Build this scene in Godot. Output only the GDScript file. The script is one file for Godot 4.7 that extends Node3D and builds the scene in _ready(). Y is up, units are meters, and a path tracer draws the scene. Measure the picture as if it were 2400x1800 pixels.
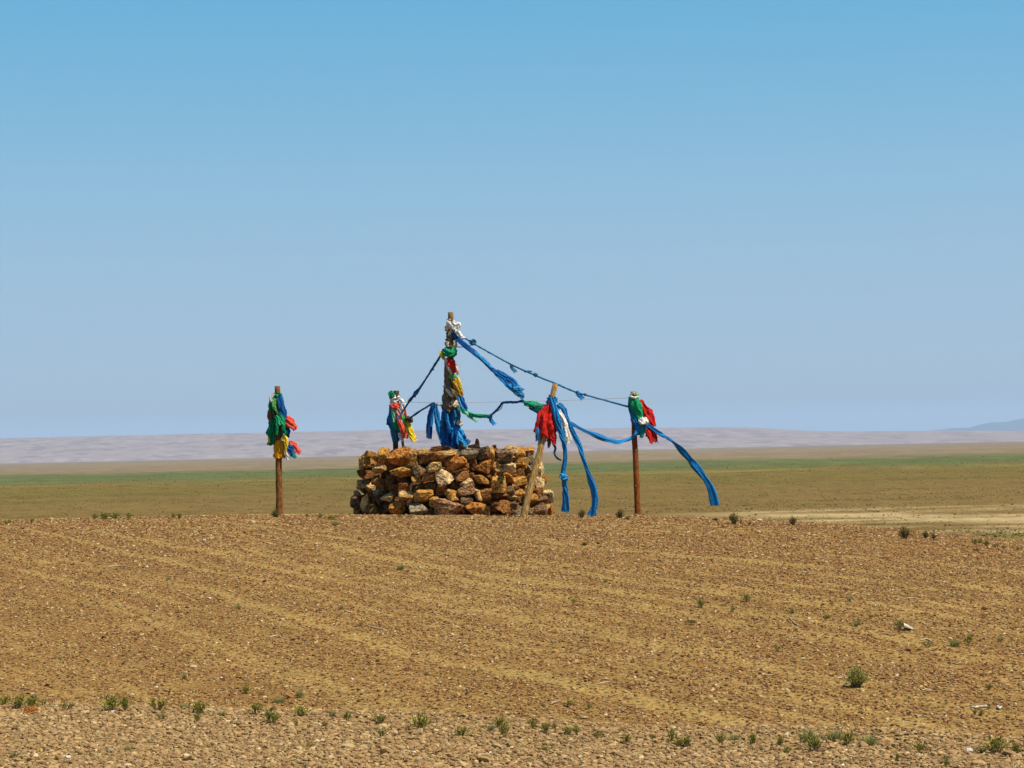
extends Node3D
# A stone cairn with scarf-hung poles on a gravel rise, a steppe plain and hazy hills behind.

const F := 5104.0          # focal length in pixels of the 2400 px wide photograph
const CAMY := 1.65
const EXPOSURE := 1.4
const CROWN := 37.4        # distance of the cairn's middle from the camera
var cb := Basis()
var noise := FastNoiseLite.new()
var fine := FastNoiseLite.new()
var rough := FastNoiseLite.new()
var M := {}
var taken := {}

# ------------------------------------------------------------------ helpers
func P(u, v, d) -> Vector3:
	var r: Vector3 = cb * Vector3((u - 1200.0) / F, -(v - 900.0) / F, -1.0)
	return Vector3(0, CAMY, 0) + r * (d / -r.z)

func numbered(called: String) -> String:
	if not taken.has(called):
		taken[called] = 0
		return called
	taken[called] += 1
	return "%s_%03d" % [called, taken[called]]

func tag(o, label, category, group = ""):
	o.set_meta("label", label)
	o.set_meta("category", category)
	if group != "": o.set_meta("group", group)

func thing(called, at, label, category, group = "") -> Node3D:
	var o := Node3D.new()
	o.name = numbered(called)
	add_child(o)
	o.position = at
	tag(o, label, category, group)
	return o

func mesh_node(called, mesh, mat, parent = null) -> MeshInstance3D:
	var o := MeshInstance3D.new()
	o.mesh = mesh
	if mat: o.material_override = mat
	if parent:
		o.name = called
		parent.add_child(o, true)
	else:
		o.name = numbered(called)
		add_child(o)
	return o

func lin(r, g, b) -> Color:
	return Color(r, g, b).linear_to_srgb()

# a cloudless sky: colour by elevation (degrees), the same all the way round
const SKY := [[-90.0, 165, 193, 213], [0.0, 165, 193, 213], [1.8, 166, 194, 214], [5.0, 155, 192, 219], [7.0, 142, 189, 219], [9.5, 121, 182, 218], [11.8, 104, 176, 216], [20.0, 92, 160, 208], [45.0, 72, 132, 192], [90.0, 60, 112, 172]]
func clear_sky() -> ImageTexture:
	var img := Image.create(64, 2048, false, Image.FORMAT_RGBAF)
	for y in 2048:
		var e := 90.0 - (y + 0.5) / 2048.0 * 180.0
		var k := 0
		while k < SKY.size() - 2 and e > SKY[k + 1][0]: k += 1
		var t := clampf((e - SKY[k][0]) / (SKY[k + 1][0] - SKY[k][0]), 0.0, 1.0)
		var a = SKY[k]
		var b = SKY[k + 1]
		var c := Color(a[1] / 255.0, a[2] / 255.0, a[3] / 255.0).srgb_to_linear().lerp(Color(b[1] / 255.0, b[2] / 255.0, b[3] / 255.0).srgb_to_linear(), t)
		for x in 64: img.set_pixel(x, y, Color(c.r / EXPOSURE, c.g / EXPOSURE, c.b / EXPOSURE))
	return ImageTexture.create_from_image(img)

# ------------------------------------------------------------------ terrain
const BELOW := [[-1500.0, 150.0], [0.0, 138.0], [650.0, 138.0], [1000.0, 149.0], [1228.0, 154.0], [1490.0, 160.0], [1720.0, 174.0], [1852.0, 184.0], [2120.0, 211.0], [2400.0, 249.0], [3200.0, 350.0]]
func below(u: float) -> float:
	if u <= BELOW[0][0]: return BELOW[0][1]
	for i in BELOW.size() - 1:
		if u < BELOW[i + 1][0]:
			var t: float = (u - BELOW[i][0]) / (BELOW[i + 1][0] - BELOW[i][0])
			return lerpf(BELOW[i][1], BELOW[i + 1][1], t)
	return BELOW[-1][1]

func shelf_edge(x: float) -> float:
	return clampf(13.3 - 0.45 * x, 10.2, 17.0) + 0.35 * noise.get_noise_2d(x * 14.0, 71.0)

func plain_y(x: float, d: float) -> float:
	return -6.35 + 0.35 * noise.get_noise_2d(x * 0.12, d * 0.12) * smoothstep(120.0, 300.0, d) * (1.0 - smoothstep(900.0, 2500.0, d))

func gh(x: float, d: float) -> float:
	if d > 190.0: return plain_y(x, d)
	var e := shelf_edge(x)
	var b := (below(1200.0 + (x - 0.5) / 36.0 * F) + below(1200.0 + x / 36.0 * F) * 2.0 + below(1200.0 + (x + 0.5) / 36.0 * F)) * 0.25
	var y := 0.0
	if d < 39.0:
		var d1 := e + 1.0
		var y1 := -0.10
		if d <= e: y = 0.0
		elif d < d1: y = y1 * smoothstep(e, d1, d)
		else:
			var yt := CAMY - b * 34.0 / F
			var t := (d - d1) / (34.0 - d1)
			if t < 1.0: y = lerpf(y1, yt, 1.0 - pow(1.0 - t, 1.25))
			else: y = CAMY - b * d / F
		y += 0.020 * noise.get_noise_2d(x * 22.0, d * 22.0) * (1.0 - 0.5 * smoothstep(28.0, 36.0, d))
	else:
		var dd := d - 39.0
		y = CAMY - b * 39.0 / F - dd * (b / F + 0.006) - 0.11 * dd * dd / (dd + 5.0)
		var p := plain_y(x, d)
		var k := 1.2
		var hh := clampf(0.5 + 0.5 * (y - p) / k, 0.0, 1.0)
		y = lerpf(p, y, hh) + k * hh * (1.0 - hh) * 0.25
	return y

func ground_at(u: float, v: float) -> Vector3:
	var prev := 7.0
	var d := 7.0
	while d < 60.0:
		var p := P(u, v, d)
		if p.y <= gh(p.x, d):
			var lo := prev
			var hi := d
			for i in 14:
				var m := 0.5 * (lo + hi)
				p = P(u, v, m)
				if p.y <= gh(p.x, m): hi = m
				else: lo = m
			p = P(u, v, hi)
			return Vector3(p.x, gh(p.x, hi), -hi)
		prev = d
		d += 0.1
	var q := P(u, v, 37.0)
	return Vector3(q.x, gh(q.x, 37.0), -37.0)

func sandy(x: float, d: float) -> float:
	# wind-swept sand streaks that run obliquely over the slope
	var k := lerpf(2.2, lerpf(1.9, 1.0, smoothstep(-4.0, 5.0, x)), smoothstep(14.0, 27.0, d))
	var c := d + k * x + 0.8 * noise.get_noise_2d(x * 6.0, d * 6.0)
	var n := 0.75 * noise.get_noise_2d(c * 40.0, x * 2.5 + 400.0) + 0.95 * noise.get_noise_2d(c * 120.0 + 90.0, x * 5.0)
	n += 0.30 * noise.get_noise_2d(x * 55.0, d * 30.0 + 77.0) + 0.35 * noise.get_noise_2d(x * 170.0, d * 95.0)
	return smoothstep(-0.15, 0.70, n)

func gravel_color(x: float, d: float) -> Vector3:
	var g := Vector3(0.265, 0.157, 0.056)
	var s := Vector3(0.362, 0.244, 0.086)
	var m := sandy(x, d)
	var c := g.lerp(s, m)
	var e := shelf_edge(x)
	var near := 1.0 - smoothstep(e - 0.3, e + 1.3, d + 1.2 * noise.get_noise_2d(x * 60.0, d * 60.0))
	c = c.lerp(Vector3(0.35, 0.238, 0.096), 0.75 * near)
	c *= 1.0 + 0.16 * noise.get_noise_2d(x * 30.0 + 50.0, d * 30.0)
	# a redder, darker crest on the right
	c = c.lerp(Vector3(0.255, 0.128, 0.038), 0.55 * smoothstep(1.5, 6.0, x) * smoothstep(23.0, 29.0, d))
	return c

func track_mask(x: float, d: float) -> float:
	var n1 := noise.get_noise_2d(x * 0.35, d * 2.2)
	var n2 := noise.get_noise_2d(x * 1.3 + 500.0, d * 8.0)
	var along := d - 0.02 * x
	return smoothstep(20.0, 46.0, x + 12.0 * n2 + 0.15 * (d - 200.0)) * smoothstep(182.0, 192.0, along + 4.0 * n1) * (1.0 - smoothstep(252.0, 280.0, along + 16.0 * n1))

func plain_color(x: float, d: float) -> Vector3:
	var brown := Vector3(0.205, 0.138, 0.050)
	var olive := Vector3(0.168, 0.134, 0.036)
	var green := Vector3(0.105, 0.138, 0.050)
	var tan_ := Vector3(0.235, 0.180, 0.105)
	var pale := Vector3(0.47, 0.36, 0.185)
	var wob := noise.get_noise_2d(x * 0.25, 33.0)
	var n1 := noise.get_noise_2d(x * 0.35, d * 2.2)
	var n2 := noise.get_noise_2d(x * 1.3 + 500.0, d * 8.0)
	var n3 := noise.get_noise_2d(x * 0.10 + 900.0, d * 1.0)
	var c := brown.lerp(olive, clampf(smoothstep(330.0, 520.0, d + 120.0 * n1) + 0.55 * n2, 0.0, 1.0))
	c = c.lerp(brown * 0.92, 0.8 * smoothstep(0.05, 0.4, n1))
	c = c.lerp(olive * 0.9, 0.8 * smoothstep(0.1, 0.45, n3))
	var g0 := smoothstep(740.0, 800.0, d + 60.0 * n1 + 160.0 * n2)
	c = c.lerp(green * (1.0 + 0.2 * n2), 0.85 * g0)
	# yellow seam just before the green belt
	c = c.lerp(Vector3(0.24, 0.20, 0.06), 0.6 * smoothstep(660.0, 700.0, d + 30.0 * n1) * (1.0 - smoothstep(715.0, 760.0, d + 30.0 * n1)) * smoothstep(-0.2, 0.2, n2))
	var t0 := smoothstep(1050.0, 1450.0, d + 150.0 * wob + 60.0 * n2)
	c = c.lerp(tan_ * (1.0 + 0.12 * noise.get_noise_2d(x * 0.05, d * 0.15)), t0)
	c = c.lerp(Vector3(0.21, 0.165, 0.09), 0.6 * smoothstep(4000.0, 9000.0, d))
	# pale wheel tracks and dry bed on the right
	var along := d - 0.02 * x
	var on := track_mask(x, d)
	var st := noise.get_noise_2d(x * 1.6, along * 38.0)
	c = c.lerp(brown.lerp(pale, smoothstep(-0.40, 0.30, st)), 0.9 * on)
	c = c.lerp(Vector3(0.21, 0.175, 0.05), 0.75 * smoothstep(20.0, 32.0, x) * (1.0 - smoothstep(178.0, 194.0, along + 5.0 * n1)))
	var grain := fmod(absf(sin(x * 12.9898 + d * 78.233) * 43758.5453), 1.0) - 0.5
	return c * (1.0 + 0.16 * n2 + 0.10 * n1 + 0.30 * grain * (1.0 - smoothstep(1200.0, 5000.0, d)))

func build_ground():
	var ds := PackedFloat32Array()
	var d := -6.0
	while d < 10.0:
		ds.append(d); d += 0.5
	while d < 41.0:
		ds.append(d); d += 0.11
	while d < 13000.0:
		ds.append(d); d *= 1.02 if d < 1500.0 else 1.05
	ds.append(16000.0)
	var cols := 260
	var verts := PackedVector3Array()
	var colors := PackedColorArray()
	var idx := PackedInt32Array()
	for i in ds.size():
		var dd := ds[i]
		var w := 14.0 if dd < 25.0 else 14.0 + (dd - 25.0) * 0.55
		for j in cols + 1:
			var x := (float(j) / cols * 2.0 - 1.0) * w
			verts.append(Vector3(x, gh(x, dd), -dd))
			var c := Vector3.ZERO
			var t := smoothstep(60.0, 110.0, dd)
			if t < 1.0: c += gravel_color(x, dd) * (1.0 - t)
			if t > 0.0: c += plain_color(x, dd) * t
			colors.append(Color(c.x, c.y, c.z))
	var s := cols + 1
	for i in ds.size() - 1:
		for j in cols:
			var a := i * s + j
			idx.append_array([a, a + s, a + 1, a + 1, a + s, a + s + 1])
	var arr := []
	arr.resize(Mesh.ARRAY_MAX)
	arr[Mesh.ARRAY_VERTEX] = verts
	arr[Mesh.ARRAY_COLOR] = colors
	arr[Mesh.ARRAY_INDEX] = idx
	var am := ArrayMesh.new()
	am.add_surface_from_arrays(Mesh.PRIMITIVE_TRIANGLES, arr)
	var st := SurfaceTool.new()
	st.create_from(am, 0)
	st.generate_normals()
	var o := mesh_node("ground", st.commit(), M.ground)
	o.set_meta("kind", "structure")

func build_ridge(called, d0: float, d1: float, rows: int, cols: int, xw: float, hf: Callable, colf: Callable, mat, lift):
	var st := SurfaceTool.new()
	st.begin(Mesh.PRIMITIVE_TRIANGLES)
	for i in rows + 1:
		var t := float(i) / rows
		var d := lerpf(d0, d1, t)
		for j in cols + 1:
			var x := (float(j) / cols * 2.0 - 1.0) * xw
			var h: float = hf.call(x, t)
			var c: Vector3 = colf.call(x, t, h)
			st.set_color(Color(c.x, c.y, c.z))
			st.add_vertex(Vector3(x, -6.35 + lift + h, -d))
	var s := cols + 1
	for i in rows:
		for j in cols:
			var a := i * s + j
			for q in [a, a + s, a + 1, a + 1, a + s, a + s + 1]: st.add_index(q)
	st.generate_normals()
	var o := mesh_node(called, st.commit(), mat)
	o.set_meta("kind", "structure")

func ridge_height(x: float, t: float) -> float:
	var u := 1200.0 + x / 12500.0 * F
	var top := 58.0
	if u > 900.0: top = lerpf(57.0, 47.0, clampf((u - 900.0) / 800.0, 0, 1))
	if u > 1700.0: top = lerpf(47.0, 32.0, smoothstep(1700.0, 1960.0, u))
	if u > 1960.0: top = lerpf(32.0, 24.0, clampf((u - 1960.0) / 440.0, 0, 1))
	var hmax := top / F * 12500.0
	var n := rough.get_noise_2d(x * 0.13, t * 190.0)
	var n2 := rough.get_noise_2d(x * 0.42 + 300.0, t * 620.0)
	var mid := sin(PI * pow(t, 0.8))
	var y := hmax * (pow(t, 0.75) + 0.08 * (absf(n) * 2.0 - 0.35) * mid + 0.035 * n2 * mid)
	y += hmax * 0.02 * noise.get_noise_2d(x * 0.02, 5.0) * t
	return y - 4.0 * (1.0 - smoothstep(0.0, 0.05, t))

func ridge_color(x: float, t: float, _h: float) -> Vector3:
	var n := rough.get_noise_2d(x * 0.22 + 40.0, t * 420.0)
	var n2 := rough.get_noise_2d(x * 0.7 + 90.0, t * 900.0)
	var c := Vector3(0.245, 0.195, 0.175)
	c = c.lerp(Vector3(0.125, 0.095, 0.105), 0.55 * smoothstep(0.04, 0.30, n))
	c = c.lerp(Vector3(0.40, 0.31, 0.24), smoothstep(0.15, 0.45, n2) * 0.5)
	return c

func mountain_height(x: float, t: float) -> float:
	var u := 1200.0 + x / 26000.0 * F
	var a := clampf(118.0 + (u - 2148.0) * 0.52, 0.0, 330.0) * smoothstep(1850.0, 2100.0, u)
	var n := rough.get_noise_2d(x * 0.05, 17.0)
	return a * (1.0 + 0.10 * n + 0.16 * rough.get_noise_2d(x * 0.16, 3.0)) * smoothstep(0.0, 1.0, t) + 0.05 * a * rough.get_noise_2d(x * 0.1, t * 300.0)

# ------------------------------------------------------------------ shapes
func grid(rows: Array, closed: bool, cap_ends := false) -> ArrayMesh:
	var st := SurfaceTool.new()
	st.begin(Mesh.PRIMITIVE_TRIANGLES)
	var m: int = rows[0].size()
	for r in rows:
		for p in r: st.add_vertex(p)
	var lim := m if closed else m - 1
	for i in rows.size() - 1:
		for j in lim:
			var a := i * m + j
			var b := i * m + (j + 1) % m
			for q in [a, b, a + m, b, b + m, a + m]: st.add_index(q)
	if cap_ends:
		var base := rows.size() * m
		for e in 2:
			var r = rows[0] if e == 0 else rows[-1]
			var mid := Vector3.ZERO
			for p in r: mid += p
			st.add_vertex(mid / m)
			for j in m:
				var a := (0 if e == 0 else (rows.size() - 1) * m) + j
				var b := (0 if e == 0 else (rows.size() - 1) * m) + (j + 1) % m
				for q in ([base + e, b, a] if e == 0 else [base + e, a, b]): st.add_index(q)
	st.generate_normals()
	return st.commit()

func smooth_path(pts: Array, n: int) -> Array:
	# pts: [Vector3, w, th]; Catmull-Rom
	var out := []
	var k := pts.size()
	for i in n + 1:
		var f := float(i) / n * (k - 1)
		var a := mini(int(f), k - 2)
		var t := f - a
		var p0 = pts[maxi(a - 1, 0)]
		var p1 = pts[a]
		var p2 = pts[a + 1]
		var p3 = pts[mini(a + 2, k - 1)]
		var p: Vector3 = p1[0].cubic_interpolate(p2[0], p0[0], p3[0], t)
		out.append([p, lerpf(p1[1], p2[1], t), lerpf(p1[2], p2[2], t)])
	return out

# A gathered length of cloth along pixel points [u, v, depth, width px, thickness px]
func cloth_mesh(pts: Array, o: Dictionary) -> ArrayMesh:
	var world := []
	for q in pts:
		world.append([P(q[0], q[1], q[2]), q[3] * q[2] / F, q[4] * q[2] / F])
	var n: int = o.get("n", 26)
	var m: int = o.get("m", 34)
	var path := smooth_path(world, n)
	var seed_: float = o.get("seed", 1.0) * 13.7
	var folds: float = o.get("folds", 5.0)
	var pleat: float = o.get("pleat", 0.42)
	var twist: float = o.get("twist", 0.6)
	var turn: float = o.get("turn", 0.0)
	var coil: float = o.get("coil", 0.0)
	var coils: float = o.get("coils", 4.0)
	var rag: float = o.get("rag", 0.0)
	var crumple: float = o.get("crumple", 0.10)
	var rows := []
	for i in n + 1:
		var t := float(i) / n
		var a: Vector3 = path[maxi(i - 1, 0)][0]
		var b: Vector3 = path[mini(i + 1, n)][0]
		var T := (b - a).normalized()
		var S := T.cross(Vector3(0, 0, 1))
		if S.length() < 0.05: S = Vector3(1, 0, 0)
		S = S.normalized()
		var N := S.cross(T).normalized()
		var ang := turn + twist * (t + 0.5 * fine.get_noise_1d(seed_ * 7.0 + t * 60.0))
		var S2 := S * cos(ang) + N * sin(ang)
		var N2 := -S * sin(ang) + N * cos(ang)
		var w: float = path[i][1] * (1.0 + 0.22 * fine.get_noise_1d(seed_ * 31.0 + t * 90.0))
		var th: float = path[i][2]
		var row := PackedVector3Array()
		var ph := seed_ + 2.5 * fine.get_noise_1d(seed_ * 3.0 + t * 50.0)
		for k in m:
			var q := TAU * k / m
			var pl := 1.0 + pleat * (1.0 - 1.8 * absf(sin(0.5 * round(folds) * q + ph))) + 0.4 * pleat * sin((round(folds) + 4.0) * q - 2.0 * ph) + crumple * 2.2 * fine.get_noise_3d(cos(q) * 40.0 + seed_ * 9.0, sin(q) * 40.0, t * n * 3.0)
			if coil > 0.0: pl += coil * sin(TAU * coils * t + q)
			var p: Vector3 = path[i][0] + S2 * (cos(q) * w * 0.5 * lerpf(1.0, pl, 0.55)) + N2 * (sin(q) * th * 0.5 * pl)
			if rag > 0.0 and i >= n - 1:
				p += T * rag * w * 1.6 * (0.5 + 1.2 * fine.get_noise_1d(k * 61.0 + seed_ * 5.0)) * (1.0 if i == n else 0.3)
			row.append(p)
		rows.append(row)
	return grid(rows, true)

func scarf(label, mat, pts, o := {}, called = "prayer_scarf", category = "scarf"):
	var mesh := cloth_mesh(pts, o)
	var q = pts[0]
	var at := P(q[0], q[1], q[2])
	var root := thing(called, at, label, category, o.get("group", ""))
	var c := mesh_node("cloth", mesh, M[mat], root)
	c.position = -at
	for ex in o.get("more", []):          # [part name, material, points, options]
		var e := mesh_node(ex[0], cloth_mesh(ex[2], ex[3]), M[ex[1]], root)
		e.position = -at
	return root

func cord(label, mat, pts, o := {}, called = "rope", category = "rope"):
	var oo := {"m": 9, "folds": 3.0, "pleat": 0.22, "twist": 30.0, "n": 70, "crumple": 0.05}
	oo.merge(o, true)
	for q in pts:
		if q[3] > 2.0:
			q[3] *= 1.12
			q[4] *= 1.12
	return scarf(label, mat, pts, oo, called, category)

func pole_mesh(base: Vector3, top: Vector3, r0: float, r1: float, seed_: float) -> ArrayMesh:
	var rows := []
	var n := 34
	var m := 18
	var T := (top - base).normalized()
	var S := T.cross(Vector3(0, 0, 1)).normalized()
	var N := S.cross(T)
	for i in n + 1:
		var t := float(i) / n
		var c := base.lerp(top, t) + S * 0.022 * noise.get_noise_1d(t * 90.0 + seed_ * 50.0)
		var r := lerpf(r0, r1, t) * (1.0 + 0.06 * fine.get_noise_1d(t * 160.0 + seed_ * 20.0))
		var row := PackedVector3Array()
		for k in m:
			var q := TAU * k / m
			var groove := fine.get_noise_3d(cos(q) * 60.0 + seed_ * 70.0, sin(q) * 60.0, t * 25.0)
			var rr := r * (1.0 + 0.09 * groove - (0.26 * smoothstep(0.25, 0.5, groove)))
			row.append(c - base + S * cos(q) * rr + N * sin(q) * rr + (T * 0.012 * fine.get_noise_2d(k * 40.0, seed_ * 30.0) if i == n else Vector3.ZERO))
		rows.append(row)
	return grid(rows, true, true)

func rock_mesh(seed_: int, n: int, rough_amt: float) -> ArrayMesh:
	var rng := RandomNumberGenerator.new()
	rng.seed = seed_ * 7919 + 3
	var planes := []
	for ax in 6:
		var v := Vector3.ZERO
		v[ax % 3] = 1.0 if ax < 3 else -1.0
		v = (v + Vector3(rng.randfn(), rng.randfn(), rng.randfn()) * (0.20 + 0.05 * (seed_ % 7))).normalized()
		planes.append([v, rng.randf_range(0.55, 0.78)])
	for i in 7:
		var v := Vector3(rng.randfn(), rng.randfn(), rng.randfn()).normalized()
		planes.append([v, rng.randf_range(0.5, 0.88)])
	var pos := {}
	var lo := Vector3.ONE * 9
	var hi := -lo
	var quads := []
	for f in 6:
		for i in n:
			for j in n:
				var q := []
				for c in [[0, 0], [1, 0], [1, 1], [0, 1]]:
					var a: float = tan((float(i + c[0]) / n * 2.0 - 1.0) * PI / 4.0)
					var b: float = tan((float(j + c[1]) / n * 2.0 - 1.0) * PI / 4.0)
					var v: Vector3
					match f:
						0: v = Vector3(1, a, b)
						1: v = Vector3(-1, b, a)
						2: v = Vector3(b, 1, a)
						3: v = Vector3(a, -1, b)
						4: v = Vector3(a, b, 1)
						5: v = Vector3(b, a, -1)
					v = v.normalized()
					var key := Vector3i((v * 4000.0).round())
					if not pos.has(key):
						var r := 1.3
						for p in planes:
							var dt: float = v.dot(p[0])
							if dt > 0.05: r = minf(r, p[1] / dt)
						r *= 1.0 + rough_amt * fine.get_noise_3dv(v * 55.0 + Vector3.ONE * seed_ * 37.0) + rough_amt * 0.8 * fine.get_noise_3dv(v * 160.0 + Vector3.ONE * seed_ * 11.0)
						var p2 := v * r
						pos[key] = p2
						lo = lo.min(p2)
						hi = hi.max(p2)
					q.append(pos[key])
				quads.append(q)
	var st := SurfaceTool.new()
	st.begin(Mesh.PRIMITIVE_TRIANGLES)
	st.set_smooth_group(-1)
	var mid := (lo + hi) * 0.5
	var sz := hi - lo
	for q in quads:
		for k in [0, 2, 1, 0, 3, 2]:
			st.add_vertex((q[k] - mid) / sz)
	st.generate_normals()
	return st.commit()

# ------------------------------------------------------------------ materials
func noise_image(size: int, freq: float, seed_: int, oct: int, ramp: Array, cell := false) -> ImageTexture:
	var n := FastNoiseLite.new()
	n.seed = seed_
	n.noise_type = FastNoiseLite.TYPE_CELLULAR if cell else FastNoiseLite.TYPE_SIMPLEX_SMOOTH
	n.frequency = freq
	n.fractal_octaves = oct
	var src := n.get_seamless_image(size, size, false, false, 0.12, true)
	var img := Image.create(size, size, true, Image.FORMAT_RGB8)
	var g := Gradient.new()
	g.offsets = PackedFloat32Array(ramp.map(func(e): return e[0]))
	g.colors = PackedColorArray(ramp.map(func(e): return e[1]))
	for y in size:
		for x in size:
			img.set_pixel(x, y, g.sample(src.get_pixel(x, y).r))
	img.generate_mipmaps()
	return ImageTexture.create_from_image(img)

func std(col: Color, rough_ := 0.95) -> StandardMaterial3D:
	var m := StandardMaterial3D.new()
	m.albedo_color = col
	m.roughness = rough_
	m.metallic_specular = 0.2
	return m

func materials():
	var gt := noise_image(512, 0.045, 5, 5, [[0.0, Color(0.50, 0.47, 0.44)], [0.35, Color(0.80, 0.78, 0.75)], [0.55, Color(0.95, 0.94, 0.92)], [0.8, Color(1, 0.99, 0.97)], [1.0, Color(1, 1, 1)]])
	var bump := noise_image(512, 0.06, 9, 5, [[0.0, Color.BLACK], [1.0, Color.WHITE]])
	var m := std(Color.WHITE, 1.0)
	m.vertex_color_use_as_albedo = true
	m.albedo_texture = gt
	m.uv1_triplanar = true
	m.uv1_world_triplanar = true
	m.uv1_scale = Vector3.ONE * 0.62
	m.heightmap_enabled = true
	m.heightmap_texture = bump
	m.heightmap_scale = 2.0
	m.metallic_specular = 0.05
	M.ground = m
	var h := std(Color.WHITE, 1.0)
	h.vertex_color_use_as_albedo = true
	h.metallic_specular = 0.0
	M.hill = h
	M.mountain = std(lin(0.045, 0.075, 0.10), 1.0)  # blue of distant haze painted into the rock colour
	M.mountain.metallic_specular = 0.0
	var peb := std(Color.WHITE, 0.95)
	peb.vertex_color_use_as_albedo = true
	peb.metallic_specular = 0.1
	M.pebble = peb
	# stone
	var rt := noise_image(512, 0.010, 21, 5, [[0.0, Color(0.26, 0.18, 0.12)], [0.28, Color(0.50, 0.38, 0.28)], [0.40, Color(0.82, 0.72, 0.60)], [0.55, Color(0.95, 0.90, 0.80)], [0.75, Color(1.0, 0.97, 0.90)], [1.0, Color(1, 1, 1)]])
	var rb := noise_image(512, 0.016, 33, 6, [[0.0, Color.BLACK], [0.35, Color(0.42, 0.42, 0.42)], [0.5, Color(0.8, 0.8, 0.8)], [1.0, Color.WHITE]])
	var tones := {"gold": [0.56, 0.325, 0.098], "brown": [0.33, 0.165, 0.058], "orange": [0.47, 0.215, 0.060], "cream": [0.72, 0.60, 0.38], "pale": [0.64, 0.47, 0.22], "grey": [0.30, 0.275, 0.215], "dusk": [0.22, 0.150, 0.095], "pink": [0.40, 0.25, 0.15], "rust": [0.26, 0.105, 0.040], "black": [0.045, 0.032, 0.026], "umber": [0.20, 0.10, 0.042]}
	for k in tones:
		var s := std(lin(tones[k][0], tones[k][1], tones[k][2]), 0.9)
		s.albedo_texture = rt
		s.uv1_triplanar = true
		s.uv1_scale = Vector3.ONE * 0.9
		s.uv1_offset = Vector3.ONE * (0.13 * M.size())
		s.heightmap_enabled = true
		s.heightmap_texture = rb
		s.heightmap_scale = 2.0
		M["stone_" + k] = s
	# wood
	var wt := noise_image(512, 0.02, 41, 4, [[0.0, Color(0.20, 0.13, 0.09)], [0.32, Color(0.45, 0.35, 0.27)], [0.48, Color(0.86, 0.80, 0.72)], [1.0, Color(1, 1, 1)]])
	var woods := {"wood_red": [0.36, 0.125, 0.035], "wood_brown": [0.34, 0.165, 0.055], "wood_yellow": [0.60, 0.42, 0.17], "wood_grey": [0.36, 0.25, 0.14], "wood_shade": [0.12, 0.085, 0.055]}
	for k in woods:
		var s := std(lin(woods[k][0], woods[k][1], woods[k][2]), 0.85)
		s.albedo_texture = wt
		s.uv1_triplanar = true
		s.uv1_scale = Vector3(11.0, 0.7, 11.0)
		s.heightmap_enabled = true
		s.heightmap_texture = wt
		s.heightmap_scale = 0.8
		M[k] = s
	# cloth
	var ct := noise_image(256, 0.03, 55, 4, [[0.0, Color(0.45, 0.43, 0.40)], [0.35, Color(0.72, 0.71, 0.69)], [0.55, Color(0.95, 0.95, 0.94)], [1.0, Color(1, 1, 1)]])
	var cloths := {"blue": [0.016, 0.205, 0.52], "deep_blue": [0.010, 0.090, 0.30], "sky_blue": [0.045, 0.34, 0.68], "steel_blue": [0.030, 0.185, 0.37], "navy_shade": [0.012, 0.125, 0.37], "green": [0.012, 0.30, 0.115], "dark_green": [0.012, 0.25, 0.10], "lime": [0.14, 0.48, 0.10], "mint": [0.20, 0.60, 0.36], "red": [0.62, 0.022, 0.016], "coral": [0.80, 0.10, 0.055], "pink": [0.76, 0.30, 0.24], "dark_red": [0.42, 0.020, 0.018], "white": [0.82, 0.80, 0.76], "cream": [0.70, 0.58, 0.42], "brown_shade": [0.21, 0.15, 0.09], "charcoal": [0.10, 0.085, 0.070], "yellow": [0.84, 0.58, 0.035], "amber": [0.78, 0.33, 0.012], "ochre": [0.50, 0.27, 0.03], "teal": [0.02, 0.26, 0.24]}  # the darker brown, green and navy have shade mixed into their colour
	for k in cloths:
		var c = cloths[k]
		var s := std(lin(c[0], c[1], c[2]), 0.75)
		s.albedo_texture = ct
		s.uv1_triplanar = true
		s.uv1_scale = Vector3.ONE * 4.0
		s.backlight_enabled = true
		s.backlight = Color(0.14, 0.14, 0.14)
		M[k] = s
	M.bone = std(lin(0.60, 0.54, 0.44), 0.85)
	M.bone.albedo_texture = ct
	M.bone.uv1_triplanar = true
	M.bone.uv1_scale = Vector3.ONE * 6.0
	M.twig = std(lin(0.44, 0.33, 0.20), 0.9)
	M.stem = std(lin(0.20, 0.15, 0.07), 0.9)
	M.white_stone = std(lin(0.80, 0.74, 0.64), 0.85)
	M.white_stone.albedo_texture = ct
	M.white_stone.uv1_triplanar = true
	var lf := std(Color.WHITE, 0.8)
	lf.vertex_color_use_as_albedo = true
	lf.backlight_enabled = true
	lf.backlight = Color(0.35, 0.35, 0.35)
	lf.cull_mode = BaseMaterial3D.CULL_DISABLED
	M.leaf = lf

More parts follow.
